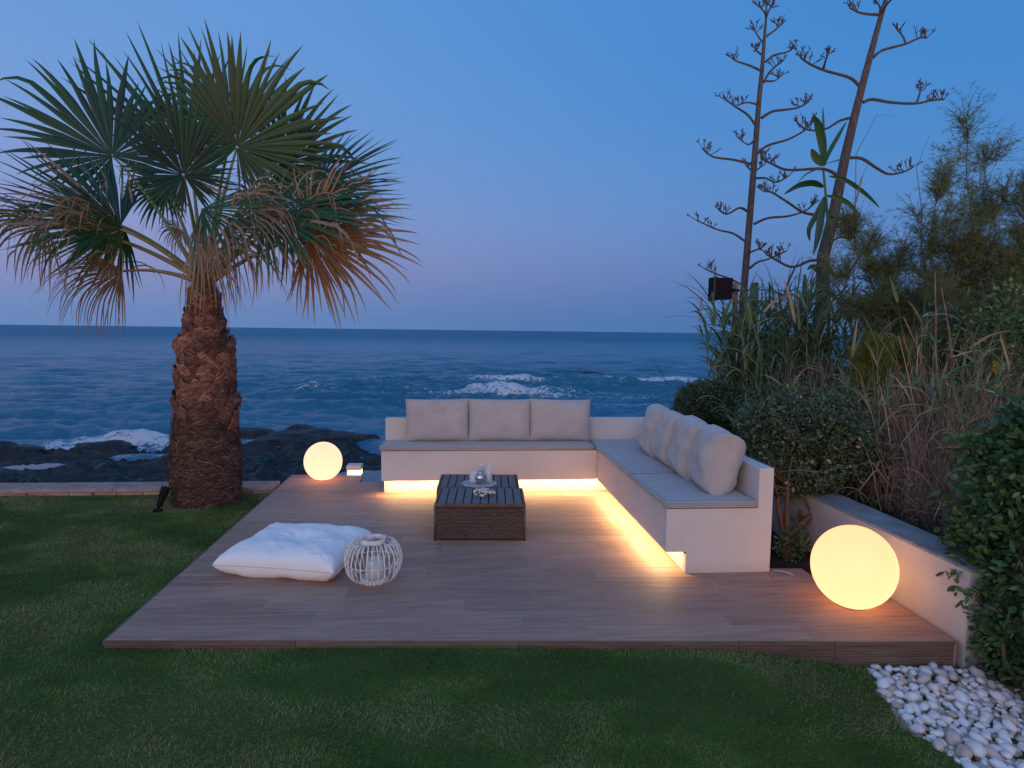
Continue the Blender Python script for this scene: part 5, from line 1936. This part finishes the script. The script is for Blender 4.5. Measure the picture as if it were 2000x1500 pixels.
b = W(1830, 1010, 4.7)
straw('tangle of brown dry reeds leaning over the garden wall', (b.x, 4.75, .25), 700, .5, 1.15, .36, .42, 81, (-.05, 0))
b = W(1900, 950, 5.1)
straw('thick stand of dry brown reeds above the hedge', (b.x, 5.2, .25), 520, .7, 1.6, .55, .45, 82, (-.06, 0), droop=.12)
b = W(1760, 960, 5.2)
straw('thin dry stalks hanging beside the larger round shrub', (b.x, 5.3, .2), 380, .5, 1.15, .35, .35, 83, (.02, 0))
b = W(1800, 1040, 4.3)
straw('low tangle of broken stalks right behind the garden wall top', (b.x, 4.25, .26), 620, .25, .75, .22, .65, 85, (-.10, 0), .0032, .0, .8, .8)
b = W(1620, 800, 6.9)
straw('pale dry twigs behind the top of the larger round shrub', (b.x, 6.9, .2), 320, .7, 1.4, .7, .3, 84, (.0, 0), .0035, .3, 1.0)
# a few single long bleached canes and a broken thick one
LC = [([(1838, 1050), (1828, 960), (1812, 905)], 4.45, .024, 'thick broken tan cane stub standing among the dry reeds'),
      ([(1850, 900), (1800, 700), (1765, 620)], 5.2, .007, 'long pale cane leaning left above the dry reeds'),
      ([(1832, 900), (1828, 700), (1826, 530)], 5.3, .006, 'long upright pale cane in front of the tall tamarisk'),
      ([(1872, 880), (1862, 700), (1838, 560)], 5.3, .006, 'long pale cane curving up to the left in front of the tall tamarisk'),
      ([(1845, 1048), (1820, 1030), (1815, 1022)], 4.3, .012, 'short broken cane lying on the wall top')]
for pts_, Y_, r_, lab in LC:
    P_ = [W(x_, y_, Y_) for x_, y_ in pts_]
    o = MB().tube([P_[0], P_[0].lerp(P_[1], .5), P_[1], P_[1].lerp(P_[2], .5) + Vector((.004, 0, 0)), P_[2]], [r_, r_ * .95, r_ * .9, r_ * .8, r_ * .7], 8).build('cane', MAT['post'], None, smooth=True)
    tag(o, lab, 'cane', 'bleached canes')
# yellow bent grass blades at the wall top
b = W(1740, 1000, 4.75)
rs = np.random.RandomState(90)
n = 90
st = np.array([b.x, 4.75, .30])[None] + rs.uniform(-1, 1, (n, 3)) * np.array([.34, .45, .03])
P, D = paths(st, np.stack([rs.normal(-.25, .3, n), rs.normal(0, .2, n), np.ones(n)], -1), rs.uniform(.25, .5, n), 12, 1.6, .3, rs)
t_ = thing('bent_grass', (b.x, 4.75, .3), 'yellowish bent grass blades rising behind the garden wall', 'grass tuft')
S = unit(np.cross(D, np.array([0, 1.0, .2]) + rs.normal(0, .3, (n, 1, 3))))
ribbons('blades', P, .0055 * np.array([[1, 1, 1, 1, .95, .9, .85, .75, .6, .45, .3, .05]]).repeat(n, 0), S, rs.uniform(.7, 1, (n, 1)).repeat(12, 1), MAT['reed_leaf'], t_)['kind'] = 'stuff'
# distant plumes of grass against the sky
for i, (pts_, Y_) in enumerate([([(1670, 400), (1682, 350), (1700, 310)], 7.0), ([(1672, 300), (1712, 225), (1745, 225)], 7.4), ([(1800, 410), (1790, 330), (1815, 265)], 6.6)]):
    P_ = [W(x_, y_, Y_) for x_, y_ in pts_]
    low = W(pts_[0][0] - 10, 640, Y_)
    t2 = thing('grass_plume', low, ('lowest', 'topmost bending', 'farthest right')[i] + ' thin grass plume against the sky near the leaning stalk', 'grass plume')
    MB().tube([low, low.lerp(P_[0], .5) + Vector((.02, 0, 0)), P_[0], P_[1], P_[2]], [.005, .0045, .004, .003, .0015], 5).build('stem', MAT['twig'], t2, smooth=True)
    if i == 0:
        k = 160
        f_ = rs.rand(k)[:, None]
        st = np.array(P_[0])[None] * (1 - f_) + np.array(P_[1])[None] * f_
        Pp, Dp = paths(st, np.array(P_[1] - P_[0])[None] * 3 + rs.normal(0, .12, (k, 3)), rs.uniform(.03, .07, k), 4, .3, .3, rs)
        ribbons('seed_head', Pp, np.full((k, 4), .0015), unit(rs.normal(0, 1, (k, 3))), np.full((k, 4), .6), MAT['straw'], t2)['kind'] = 'stuff'
